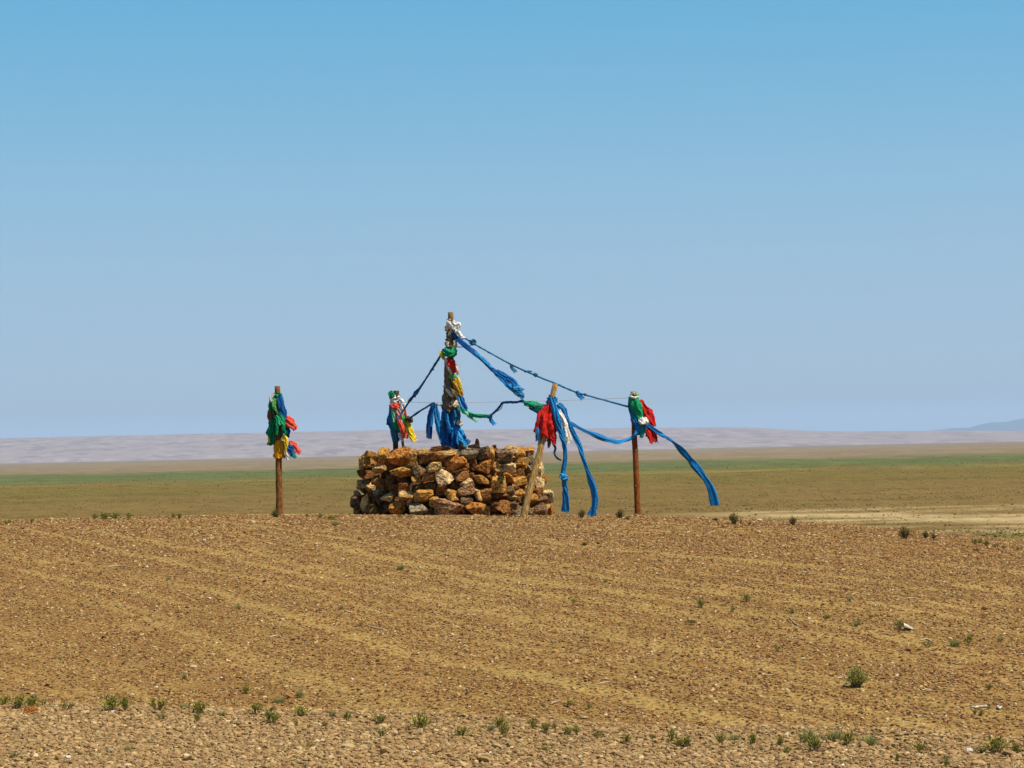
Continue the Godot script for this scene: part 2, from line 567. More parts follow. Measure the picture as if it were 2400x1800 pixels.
# ------------------------------------------------------------------ cairn
const STONES := [
	# centre x, centre y, width, height in pixels of an enlargement (x 4.254 from 800, 1020), tone
	[265, 190, 110, 72, "gold"], [225, 250, 105, 115, "gold"], [305, 218, 95, 70, "brown"], [395, 205, 110, 155, "gold"], [560, 215, 235, 185, "orange"],
	[712, 218, 100, 155, "gold"], [790, 168, 140, 64, "pale"], [812, 228, 115, 135, "brown"], [950, 218, 190, 105, "brown"], [1060, 188, 190, 66, "pale"],
	[1150, 272, 225, 175, "orange"], [1255, 192, 200, 100, "grey"], [1432, 182, 115, 125, "dusk"], [1502, 192, 76, 155, "gold"], [1622, 212, 195, 135, "dusk"],
	[1720, 145, 135, 90, "pale"], [1792, 190, 115, 105, "gold"], [1888, 152, 115, 85, "gold"], [1900, 228, 105, 115, "grey"], [1812, 278, 155, 115, "gold"],
	[350, 330, 135, 84, "pale"], [590, 366, 215, 104, "gold"], [770, 350, 145, 105, "dusk"], [912, 322, 155, 115, "pale"], [868, 402, 145, 135, "brown"],
	[1030, 422, 195, 155, "cream"], [1207, 406, 155, 105, "brown"], [1335, 302, 125, 105, "umber"], [1442, 312, 165, 135, "orange"], [1540, 302, 78, 98, "gold"],
	[1578, 346, 120, 66, "pale"], [1682, 332, 155, 118, "cream"], [1810, 378, 118, 108, "brown"], [1892, 342, 78, 98, "grey"], [1410, 447, 155, 94, "gold"],
	[1662, 422, 125, 115, "orange"], [1585, 485, 160, 160, "gold"], [1782, 462, 185, 94, "gold"], [740, 442, 86, 64, "gold"], [607, 522, 115, 94, "rust"],
	[1255, 472, 155, 110, "cream"], [1240, 545, 165, 120, "pink"], [1085, 587, 175, 115, "gold"], [1358, 587, 84, 135, "pale"], [1450, 602, 155, 124, "brown"],
	[1692, 552, 115, 104, "dusk"], [1640, 592, 118, 58, "brown"], [1740, 622, 138, 58, "cream"], [1812, 572, 118, 78, "gold"], [627, 602, 145, 94, "pale"],
	[815, 602, 195, 124, "gold"], [436, 622, 125, 86, "pale"], [345, 582, 94, 78, "grey"], [150, 582, 98, 68, "grey"], [202, 692, 94, 195, "pale"],
	[282, 752, 84, 110, "brown"], [535, 727, 175, 155, "orange"], [760, 742, 195, 144, "grey"], [937, 672, 145, 125, "gold"], [1090, 737, 315, 172, "pink"],
	[1250, 652, 125, 86, "dusk"], [1360, 742, 245, 155, "orange"], [1882, 742, 125, 115, "grey"], [1780, 782, 98, 78, "grey"], [2002, 742, 135, 125, "dusk"],
	[2112, 764, 68, 115, "orange"], [2090, 612, 105, 135, "cream"], [1982, 562, 125, 78, "brown"], [1992, 472, 125, 135, "cream"], [2008, 352, 78, 155, "cream"],
	[2038, 452, 66, 115, "orange"], [1932, 622, 98, 78, "gold"], [2012, 642, 128, 68, "dusk"], [160, 402, 115, 98, "umber"], [104, 602, 98, 135, "umber"],
	[102, 762, 115, 135, "umber"], [240, 440, 110, 110, "umber"], [330, 470, 120, 105, "brown"], [430, 440, 130, 105, "umber"], [545, 450, 110, 70, "umber"],
	[470, 545, 120, 100, "umber"], [730, 530, 130, 95, "umber"], [870, 510, 120, 85, "umber"], [1000, 520, 110, 80, "brown"], [1130, 500, 90, 75, "umber"],
	[960, 570, 80, 80, "umber"], [1540, 700, 150, 130, "umber"], [1660, 710, 140, 150, "brown"], [1560, 590, 90, 90, "umber"], [400, 740, 130, 130, "umber"],
	[660, 690, 90, 95, "umber"], [880, 770, 90, 85, "umber"], [1310, 420, 80, 85, "umber"], [1500, 400, 80, 80, "umber"], [250, 590, 80, 80, "umber"],
	[110, 690, 70, 70, "dusk"], [1250, 300, 60, 70, "brown"], [470, 330, 90, 60, "umber"], [700, 270, 60, 60, "umber"], [1730, 690, 90, 90, "dusk"], [1870, 640, 80, 80, "brown"], [1230, 740, 60, 90, "umber"], [1900, 430, 80, 100, "gold"], [1870, 540, 80, 90, "pale"]]

var rocks := []

func stone(parent, at: Vector3, size: Vector3, tone: String, rng, tilt := 0.2):
	var o := mesh_node("stone", rocks[rng.randi() % rocks.size()], M["stone_" + tone], parent)
	var b := Basis(Vector3(0, 1, 0), PI * (rng.randi() % 2)) * Basis(Vector3(0, 0, 1), PI * (rng.randi() % 2))
	b = Basis.from_euler(Vector3(rng.randf_range(-tilt, tilt), rng.randf_range(-tilt, tilt), rng.randf_range(-tilt, tilt))) * Basis.from_scale(size) * b
	o.transform = Transform3D(b, at)
	return o

func build_cairn():
	var rng := RandomNumberGenerator.new()
	rng.seed = 4242
	for i in 18: rocks.append(rock_mesh(i + 1, 10, 0.07))
	var c0 := P(1053, 1212, CROWN)
	var base := Vector3(c0.x, gh(c0.x, CROWN), -CROWN)
	var root := thing("stone_cairn", base, "round dry-stacked cairn of golden brown rocks heaped around the scarf-wrapped pole", "cairn")
	var R0 := 1.77
	var R1 := 1.55
	var H := 1.15
	for s in STONES:
		var u: float = 800.0 + s[0] / 4.254
		var v: float = 1020.0 + s[1] / 4.254
		var p := P(u, v, CROWN)
		var ty := clampf((p.y - base.y) / H, 0.0, 1.0)
		var r := lerpf(R0, R1, ty)
		var dx := clampf((p.x - base.x) / r, -0.985, 0.985)
		var back := r * sqrt(1.0 - dx * dx)
		var d := CROWN - back
		p = P(u, v, d)
		var k := d / F / 4.254 * 1.10
		var w: float = s[2] * k
		var h: float = s[3] * k
		var dp := clampf(0.55 * (w + h) * rng.randf_range(0.9, 1.2), 0.16, 0.55)
		var inward := Vector3(-dx, 0, -sqrt(1.0 - dx * dx))
		var sunk := 0.30 if s[4] in ["umber", "brown", "rust"] else 0.20
		if s[4] == "umber": sunk = 0.75  # gap fillers: a darker tone paints in the shade between stones
		p += inward * dp * sunk
		stone(root, p - base, Vector3(w, h, dp), s[4], rng)
	# rubble behind the face, the far side and the heaped top
	var shade_tones := ["umber", "brown", "dusk", "umber", "brown"]  # darker tones painted in for the shade behind the face
	for ring in 2:
		var nn := 30 if ring == 0 else 22
		for lay in 5:
			for i in nn:
				var a := TAU * (i + 0.5 * (lay % 2)) / nn + rng.randf_range(-0.04, 0.04)
				var front := cos(a) > -0.12            # toward the camera: only behind the face stones
				if ring == 1 and not front: continue
				var y := 0.08 + lay * 0.225 + rng.randf_range(-0.02, 0.02)
				var r := lerpf(R0, R1, y / H) - (0.60 if front else 0.16) - ring * 0.16
				if ring == 1 and lay < 4 and i % 2 == 0: continue
				var sz := Vector3(rng.randf_range(0.30, 0.42), rng.randf_range(0.24, 0.31), rng.randf_range(0.30, 0.40))
				var tone: String = shade_tones[rng.randi() % 5] if front else ["gold", "brown", "orange", "dusk", "pale"][rng.randi() % 5]
				stone(root, Vector3(sin(a) * r, y, cos(a) * r), sz, tone, rng, 0.3)
	for i in 46:
		var a := rng.randf() * TAU
		var r := 1.35 * sqrt(rng.randf())
		var y := 1.08 + rng.randf_range(-0.04, 0.05)
		stone(root, Vector3(sin(a) * r, y - 0.08, cos(a) * r), Vector3(rng.randf_range(0.22, 0.40), rng.randf_range(0.18, 0.26), rng.randf_range(0.22, 0.38)), ["gold", "brown", "pale", "dusk", "orange"][rng.randi() % 5], rng, 0.35)
	# dark slab at the foot of the middle pole, the upright pointed stone and its neighbour
	for s in [[1000, 150, 235, 85, "umber", 0.35], [1325, 140, 130, 105, "black", 0.25], [1520, 130, 55, 70, "black", 0.5], [1205, 120, 90, 60, "dusk", 0.4]]:
		var d: float = CROWN - s[5]
		var p := P(800.0 + s[0] / 4.254, 1020.0 + s[1] / 4.254, d)
		var k := d / F / 4.254
		stone(root, p - base, Vector3(s[2] * k, s[3] * k, 0.5 * (s[2] + s[3]) * k), s[4], rng, 0.06)

	var q := P(1119, 1056, CROWN - 0.25) - base
	var e := (CROWN - 0.25) / F
	var spike := mesh_node("stone", cloth_local([[q, 15 * e, 16 * e], [q + Vector3(-1, 10, 0) * e, 13 * e, 13 * e], [q + Vector3(0, 20, 0) * e, 10 * e, 11 * e], [q + Vector3(-1, 28, 0) * e, 4 * e, 5 * e]]), M.stone_black, root)
	spike.set_meta("label", "black pointed stone set upright on top")

# ------------------------------------------------------------------ poles and cloth
func pole(label, u0, v0, d0, u1, v1, d1, w0, w1, mat, seed_, sink := 0.25, stubs := 0):
	var b := P(u0, v0, d0)
	var t := P(u1, v1, d1)
	var dir := (t - b).normalized()
	var root := thing("wooden_pole", b, label, "pole")
	var foot := b - dir * sink
	var sh := mesh_node("shaft", pole_mesh(foot, t, w0 * d0 / F * 0.5, w1 * d1 / F * 0.5, seed_), M[mat], root)
	sh.position = foot - b
	var rng := RandomNumberGenerator.new()
	rng.seed = int(seed_ * 100.0) + 5
	for i in stubs:
		var k := (i + rng.randf()) / stubs * 0.56
		var a := rng.randf_range(-0.4, 2.2)
		var r: float = lerpf(w0, w1, k) * d0 / F * 0.5
		var o := mesh_node("branch_stub", rocks[i % rocks.size()], M.wood_yellow, root)
		o.position = dir * (b.distance_to(t) * k) + Vector3(sin(a), 0, cos(a)) * r * 0.93
		o.scale = Vector3(0.022, 0.026, 0.022)
	return root

func build_poles():
	# ---- middle pole
	var d := CROWN
	pole("tall pole standing in the middle of the cairn, wrapped in many-coloured cloth", 1057, 1070, d, 1057, 732, d, 16, 13, "wood_grey", 1.0, 0.3)
	var g := "cloths wound round the tall pole in the cairn"
	var mid := [
		["white rope wound thickly just under the tip of the tall cairn pole", "cream", [[1056, 748, d, 15, 15], [1055, 760, d, 22, 20], [1056, 772, d, 22, 20], [1058, 786, d, 20, 18]], {"coil": 0.16, "coils": 5.0, "folds": 3, "more": [["loop", "white", [[1060, 756, d - 0.1, 6, 6], [1068, 764, d - 0.1, 12, 10], [1075, 760, d - 0.1, 10, 8], [1074, 770, d - 0.1, 8, 7], [1066, 776, d - 0.1, 7, 6]], {}], ["loop", "white", [[1050, 755, d - 0.1, 5, 5], [1060, 766, d - 0.12, 6, 6], [1070, 777, d - 0.12, 9, 7]], {}], ["tail", "white", [[1070, 774, d - 0.1, 8, 8], [1076, 784, d - 0.1, 11, 9], [1085, 792, d - 0.1, 8, 6], [1092, 791, d - 0.1, 3, 3]], {}]]}],
		["shade-toned brown cloth round the pole between white rope and cream wrap", "brown_shade", [[1055, 772, d, 18, 18], [1056, 790, d, 19, 19], [1057, 804, d, 20, 18]], {"coil": 0.08}],
		["cream and brown rag wrapped on the pole over the green band", "brown_shade", [[1057, 794, d, 20, 19], [1056, 806, d, 25, 23], [1058, 818, d, 24, 22]], {"folds": 4, "more": [["strip", "cream", [[1066, 798, d - 0.09, 5, 5], [1067, 808, d - 0.1, 9, 7], [1064, 816, d - 0.09, 6, 5]], {}], ["strip", "cream", [[1049, 800, d - 0.09, 5, 5], [1049, 812, d - 0.1, 7, 6]], {}]]}],
		["bright green band knotted round the tall pole with a yellow end", "green", [[1040, 822, d - 0.08, 12, 18], [1050, 828, d - 0.12, 18, 20], [1060, 827, d - 0.12, 18, 20], [1067, 818, d - 0.09, 10, 15]], {"pleat": 0.35, "more": [["strip", "yellow", [[1036, 822, d - 0.05, 9, 8], [1036, 832, d - 0.05, 10, 8], [1041, 842, d - 0.05, 6, 6]], {}], ["strip", "steel_blue", [[1043, 818, d - 0.13, 7, 6], [1051, 826, d - 0.16, 9, 6]], {}]]}],
		["red cloth bundle tied at the middle of the tall cairn pole", "red", [[1049, 842, d - 0.06, 14, 14], [1056, 850, d - 0.09, 21, 18], [1061, 862, d - 0.09, 20, 18], [1065, 874, d - 0.08, 11, 12]], {"pleat": 0.36, "folds": 4, "more": [["strip", "cream", [[1045, 840, d - 0.1, 6, 5], [1048, 854, d - 0.12, 7, 5], [1055, 870, d - 0.13, 6, 5], [1058, 878, d - 0.1, 5, 5]], {}], ["strip", "cream", [[1066, 858, d - 0.09, 6, 5], [1071, 868, d - 0.1, 8, 6], [1074, 878, d - 0.08, 6, 5]], {}]]}],
		["gold yellow scarf hanging beside the red bundle on the tall pole", "ochre", [[1060, 884, d - 0.05, 12, 10], [1070, 900, d - 0.1, 18, 11], [1077, 914, d - 0.1, 17, 9], [1080, 926, d - 0.08, 12, 6]], {"rag": 0.3, "more": [["edge", "yellow", [[1071, 884, d - 0.09, 6, 5], [1078, 900, d - 0.12, 7, 4], [1081, 918, d - 0.1, 6, 4]], {}]]}],
		["small bright green knot between red bundle and yellow scarf", "lime", [[1053, 882, d - 0.1, 8, 8], [1060, 884, d - 0.12, 11, 9], [1067, 879, d - 0.1, 6, 6]], {}],
		["shade-toned brown cloth round the pole from red bundle to brown knot", "brown_shade", [[1052, 840, d, 20, 18], [1053, 870, d, 21, 18], [1053, 894, d, 24, 20], [1056, 930, d, 34, 26], [1055, 950, d, 34, 26]], {"coil": 0.12, "coils": 5.0}],
		["brown and cream rag knot on the shaded side of the tall pole", "brown_shade", [[1043, 903, d - 0.12, 10, 9], [1050, 913, d - 0.16, 15, 12], [1060, 924, d - 0.16, 15, 12], [1062, 932, d - 0.14, 8, 8]], {"more": [["strip", "cream", [[1046, 912, d - 0.21, 5, 5], [1054, 922, d - 0.22, 7, 5], [1060, 929, d - 0.2, 5, 4]], {}]]}],
		["dark olive rag lump where the white string meets the pole", "brown_shade", [[1045, 936, d - 0.1, 13, 12], [1050, 948, d - 0.14, 22, 14], [1057, 960, d - 0.1, 20, 12]], {"coil": 0.1}],
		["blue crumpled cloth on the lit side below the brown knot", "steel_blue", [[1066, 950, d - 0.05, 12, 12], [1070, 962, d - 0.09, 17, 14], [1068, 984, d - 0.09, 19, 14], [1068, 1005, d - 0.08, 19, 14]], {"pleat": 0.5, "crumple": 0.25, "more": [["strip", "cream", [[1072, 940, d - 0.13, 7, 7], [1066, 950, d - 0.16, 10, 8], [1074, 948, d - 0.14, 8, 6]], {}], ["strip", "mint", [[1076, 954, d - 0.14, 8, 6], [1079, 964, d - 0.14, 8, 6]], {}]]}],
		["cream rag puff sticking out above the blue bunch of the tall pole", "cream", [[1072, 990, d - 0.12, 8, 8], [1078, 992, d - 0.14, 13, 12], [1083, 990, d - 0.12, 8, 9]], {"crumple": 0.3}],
		["deep blue cloth column with shade in its colour round the foot of the tall pole", "navy_shade", [[1053, 950, d, 25, 22], [1052, 985, d, 29, 26], [1052, 1015, d, 30, 27], [1052, 1046, d, 27, 27]], {"coil": 0.10, "coils": 6.0, "pleat": 0.6, "folds": 8, "m": 48, "crumple": 0.25, "more": [["strip", "blue", [[1046, 968, d - 0.16, 7, 5], [1048, 985, d - 0.18, 8, 5], [1054, 1005, d - 0.18, 7, 5], [1054, 1016, d - 0.16, 6, 4]], {}], ["strip", "steel_blue", [[1036, 985, d - 0.12, 10, 8], [1038, 1000, d - 0.14, 8, 8]], {}], ["strip", "blue", [[1040, 960, d - 0.14, 9, 6], [1045, 966, d - 0.15, 8, 6]], {}]]}],
		["bright blue ragged cloth bunch spilling at the foot of the tall pole", "blue", [[1066, 1002, d - 0.12, 16, 12], [1074, 1018, d - 0.18, 28, 18], [1078, 1034, d - 0.2, 34, 20], [1082, 1050, d - 0.2, 30, 16]], {"pleat": 0.55, "folds": 6, "crumple": 0.35, "rag": 0.25, "more": [["strip", "sky_blue", [[1068, 1008, d - 0.22, 9, 6], [1078, 1026, d - 0.28, 11, 6], [1090, 1044, d - 0.26, 9, 5]], {"rag": 0.4}], ["strip", "deep_blue", [[1064, 1012, d - 0.22, 9, 6], [1064, 1030, d - 0.28, 10, 6], [1070, 1050, d - 0.26, 9, 5]], {"rag": 0.4}], ["strip", "blue", [[1080, 1016, d - 0.22, 8, 6], [1088, 1028, d - 0.24, 9, 5], [1095, 1032, d - 0.22, 5, 4]], {"rag": 0.5}]]}],
		["short blue scarf slipping down the lit side of the tall pole", "deep_blue", [[1076, 924, d - 0.08, 10, 8], [1082, 940, d - 0.1, 13, 8], [1089, 956, d - 0.1, 13, 7], [1086, 964, d - 0.1, 9, 6]], {"more": [["edge", "sky_blue", [[1073, 930, d - 0.13, 4, 4], [1078, 946, d - 0.15, 5, 4], [1085, 960, d - 0.15, 5, 4]], {}]]}],
	]
	var i := 0
	for e in mid:
		i += 1
		var o: Dictionary = e[3]
		o["seed"] = 3.0 + i
		scarf(e[0], e[1], e[2], o)
	scarf("pair of blue scarves knotted on the dark blue cord beside the cairn pole", "deep_blue", [[1017, 944, 38.2, 7, 6], [1012, 962, 38.2, 12, 7], [1007, 990, 38.2, 13, 7], [1005, 1024, 38.2, 13, 5]], {"seed": 41, "rag": 0.3, "more": [["cloth", "blue", [[1021, 944, 38.15, 7, 6], [1023, 965, 38.15, 10, 7], [1028, 1000, 38.15, 13, 7], [1036, 1030, 38.15, 12, 5]], {"seed": 42, "rag": 0.4}], ["cloth", "blue", [[1016, 946, 38.1, 5, 4], [1014, 970, 38.1, 6, 4], [1011, 1000, 38.1, 6, 4]], {"seed": 43}]]})

	# ---- pole on the shaded side of the cairn, standing by itself
	var L := CROWN
	pole("lone brown pole with green and amber scarves, away from the cairn", 656, 1209, L, 649.5, 905, L, 17, 13, "wood_brown", 2.0)
	var left := [
		["green scarf wound round the top of the lone brown pole", "green", [[650, 921, L, 17, 17], [650, 930, L, 22, 20], [649, 942, L, 24, 20], [649, 952, L, 20, 18]], {"coil": 0.15, "more": [["tail", "lime", [[646, 934, L - 0.1, 9, 7], [643, 950, L - 0.12, 10, 6], [648, 962, L - 0.12, 7, 5], [652, 972, L - 0.1, 5, 4]], {}]]}],
		["white cloth loop at the top of the lone brown pole", "white", [[642, 922, L - 0.1, 5, 4], [639, 928, L - 0.1, 5, 4], [634, 936, L - 0.1, 7, 5], [640, 942, L - 0.1, 5, 4]], {}],
		["deep blue scarf hanging from the lone pole beside the green wrap", "deep_blue", [[653, 930, L - 0.09, 11, 9], [658, 948, L - 0.11, 15, 9], [664, 968, L - 0.11, 15, 8], [667, 986, L - 0.1, 9, 6]], {"more": [["edge", "steel_blue", [[659, 930, L - 0.05, 7, 7], [662, 940, L - 0.06, 6, 6], [665, 962, L - 0.05, 6, 6]], {}]]}],
		["shade-toned green cloth mass down the shaded side of lone pole", "dark_green", [[642, 930, L, 16, 15], [641, 955, L, 20, 18], [645, 985, L, 25, 20], [644, 1015, L, 31, 20], [641, 1038, L, 26, 14]], {"pleat": 0.75, "folds": 8, "m": 48, "crumple": 0.3, "rag": 0.2, "more": [["strip", "green", [[647, 974, L - 0.15, 7, 6], [651, 984, L - 0.17, 8, 6], [650, 1000, L - 0.17, 9, 6], [648, 1018, L - 0.15, 7, 5]], {}], ["strip", "yellow", [[629, 1026, L - 0.1, 4, 4], [631, 1038, L - 0.1, 4, 4]], {}]]}],  # the same green, darkened to paint in its shade
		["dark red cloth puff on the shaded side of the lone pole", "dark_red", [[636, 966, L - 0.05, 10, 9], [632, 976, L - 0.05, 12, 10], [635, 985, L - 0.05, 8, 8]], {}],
		["long green scarf twisting down the lone pole to the dark skirt", "green", [[655, 968, L - 0.12, 10, 7], [661, 984, L - 0.14, 13, 7], [664, 1000, L - 0.14, 18, 8], [666, 1014, L - 0.12, 14, 6]], {"twist": 2.0, "rag": 0.3, "more": [["edge", "mint", [[652, 984, L - 0.16, 6, 5], [657, 996, L - 0.18, 7, 5]], {}]]}],
		["deep blue fringe of cloth on the lit edge of the lone pole", "deep_blue", [[668, 990, L, 9, 9], [673, 1006, L, 12, 10], [674, 1026, L, 9, 8]], {"crumple": 0.35}],
		["coral red tassel blowing sideways from the lone pole's upper wrap", "coral", [[664, 980, L - 0.05, 10, 8], [672, 984, L - 0.06, 20, 11], [682, 994, L - 0.06, 20, 10], [691, 1002, L - 0.06, 15, 7]], {"pleat": 0.5, "folds": 6, "rag": 0.3}],
		["amber yellow cloth tied like a skirt round the lone pole", "amber", [[656, 1032, L, 20, 18], [655, 1042, L, 23, 21], [655, 1058, L, 26, 22], [655, 1074, L, 25, 20]], {"pleat": 0.22, "folds": 7, "twist": 0.2, "more": [["strip", "yellow", [[664, 1022, L - 0.08, 9, 7], [670, 1032, L - 0.1, 11, 6], [671, 1048, L - 0.09, 8, 5], [668, 1060, L - 0.08, 6, 5]], {}]]}],
		["blue tassel with teal tip streaming from the amber skirt", "deep_blue", [[670, 1038, L - 0.05, 9, 8], [677, 1048, L - 0.06, 15, 9], [684, 1060, L - 0.06, 14, 8]], {"rag": 0.3, "crumple": 0.3, "more": [["tip", "teal", [[680, 1058, L - 0.05, 12, 7], [687, 1066, L - 0.05, 12, 6], [692, 1071, L - 0.05, 7, 4]], {"rag": 0.4}]]}],
		["pinkish red tassel streaming sideways over the blue teal one", "coral", [[676, 1036, L, 7, 6], [685, 1044, L, 16, 9], [693, 1053, L, 16, 8], [700, 1058, L, 10, 5]], {"pleat": 0.5, "rag": 0.4}],
		["small white rag knotted low at the amber skirt of pole", "white", [[668, 1056, L - 0.06, 8, 7], [673, 1063, L - 0.07, 12, 9], [675, 1073, L - 0.07, 8, 6]], {"rag": 0.4}],
	]
	for e in left:
		i += 1
		var o: Dictionary = e[3]
		o["seed"] = 3.0 + i
		scarf(e[0], e[1], e[2], o)

	# ---- pole behind the cairn
	var K := 40.2
	pole("pole with shade in its wood colour rising behind the cairn under a white wrapped head", 927, 1075, K, 929, 916, K, 12, 13, "wood_shade", 3.0, 1.0)  # wood colour darkened to paint in the shade on this pole
	var st = pole("bleached stick propped slantwise against the dark pole behind cairn", 954, 1085, K - 0.1, 938, 1008, K - 0.05, 8, 6, "wood_grey", 4.0, 0.9)
	st.name = numbered("propped_stick")
	st.set_meta("category", "stick")
	var back := [
		["white scarf wound like a turban on the pole behind cairn", "white", [[925, 926, K, 16, 15], [926, 933, K, 22, 19], [925, 941, K, 22, 19], [927, 948, K, 17, 16]], {"coil": 0.2, "coils": 3.0, "more": [["tail", "white", [[936, 936, K - 0.1, 8, 7], [943, 942, K - 0.1, 10, 7], [949, 952, K - 0.1, 7, 5]], {}]]}],
		["green tuft of cloth beside the wooden tip of the pole behind cairn", "green", [[921, 917, K - 0.05, 8, 7], [917, 925, K - 0.06, 13, 10], [918, 934, K - 0.05, 8, 7]], {"crumple": 0.3}],
		["red band tied under the white turban behind the cairn", "coral", [[917, 952, K - 0.08, 9, 10], [927, 954, K - 0.12, 12, 12], [937, 947, K - 0.08, 9, 10]], {}],
		["pink pleated scarf hanging under the red band behind cairn", "pink", [[930, 954, K - 0.1, 10, 8], [934, 964, K - 0.12, 14, 8], [937, 976, K - 0.12, 13, 7], [934, 984, K - 0.1, 8, 5]], {}],
		["mint green scarf hanging on the pole behind the cairn", "mint", [[921, 956, K - 0.1, 8, 7], [923, 972, K - 0.12, 9, 6], [925, 990, K - 0.12, 8, 5]], {"more": [["cloth", "green", [[924, 988, K - 0.1, 8, 6], [930, 1000, K - 0.12, 13, 7], [936, 1009, K - 0.1, 10, 5]], {"rag": 0.4}]]}],
		["long coral red scarf slanting down in front of the dark pole", "coral", [[932, 976, K - 0.15, 7, 6], [937, 990, K - 0.17, 9, 6], [944, 1008, K - 0.17, 12, 6], [949, 1024, K - 0.15, 12, 5]], {"rag": 0.2}],
		["lime green strip between the coral and yellow scarves behind cairn", "lime", [[941, 964, K - 0.1, 7, 6], [945, 980, K - 0.12, 8, 6], [950, 1000, K - 0.12, 7, 5], [953, 1020, K - 0.1, 6, 4], [955, 1028, K - 0.1, 5, 3]], {}],
		["yellow scarf with frayed end blowing out behind the cairn", "yellow", [[950, 982, K - 0.08, 10, 8], [956, 998, K - 0.1, 14, 8], [962, 1014, K - 0.1, 16, 8], [969, 1026, K - 0.1, 16, 6]], {"pleat": 0.5, "folds": 6, "rag": 0.4}],
		["orange and white twisted strip beside the coral scarf behind cairn", "coral", [[941, 950, K - 0.05, 6, 6], [947, 962, K - 0.06, 8, 7], [952, 978, K - 0.06, 7, 5]], {"more": [["strip", "white", [[939, 946, K - 0.12, 4, 4], [943, 958, K - 0.13, 4, 4], [946, 970, K - 0.12, 3, 3]], {}]]}],
		["shade-toned blue cloth on the shaded side of the pole behind cairn", "steel_blue", [[917, 948, K, 10, 10], [919, 966, K, 14, 13], [919, 990, K, 24, 18], [925, 1010, K, 20, 17], [927, 1036, K, 13, 13]], {"crumple": 0.3, "more": [["strip", "deep_blue", [[910, 990, K - 0.05, 6, 5], [908, 996, K - 0.05, 7, 5]], {}]]}],  # duller blue stands in for shade on this side of the pole
		["dark blue cord knot at the lit side of the pole behind cairn", "charcoal", [[949, 983, K - 0.14, 6, 6], [956, 981, K - 0.15, 10, 9], [962, 984, K - 0.14, 11, 9], [963, 991, K - 0.14, 6, 5]], {}],
		["white peeling rag on the propped stick behind the cairn", "white", [[935, 1014, K - 0.1, 6, 5], [939, 1022, K - 0.11, 9, 6], [944, 1034, K - 0.1, 6, 4]], {}],
	]
	for e in back:
		i += 1
		var o: Dictionary = e[3]
		o["seed"] = 3.0 + i
		scarf(e[0], e[1], e[2], o)

	# ---- leaning pole in front of the cairn
	var A := 34.9
	var B := 35.3
	var base := ground_at(1227, 1213)
	A = -base.z
	if A > 35.4: A = 35.2
	B = A + 0.3
	pole("pale yellow pole leaning in front of the cairn with blue and red cloths", 1227, 1213, A, 1301, 900, B, 17, 13, "wood_yellow", 5.0, 0.2)
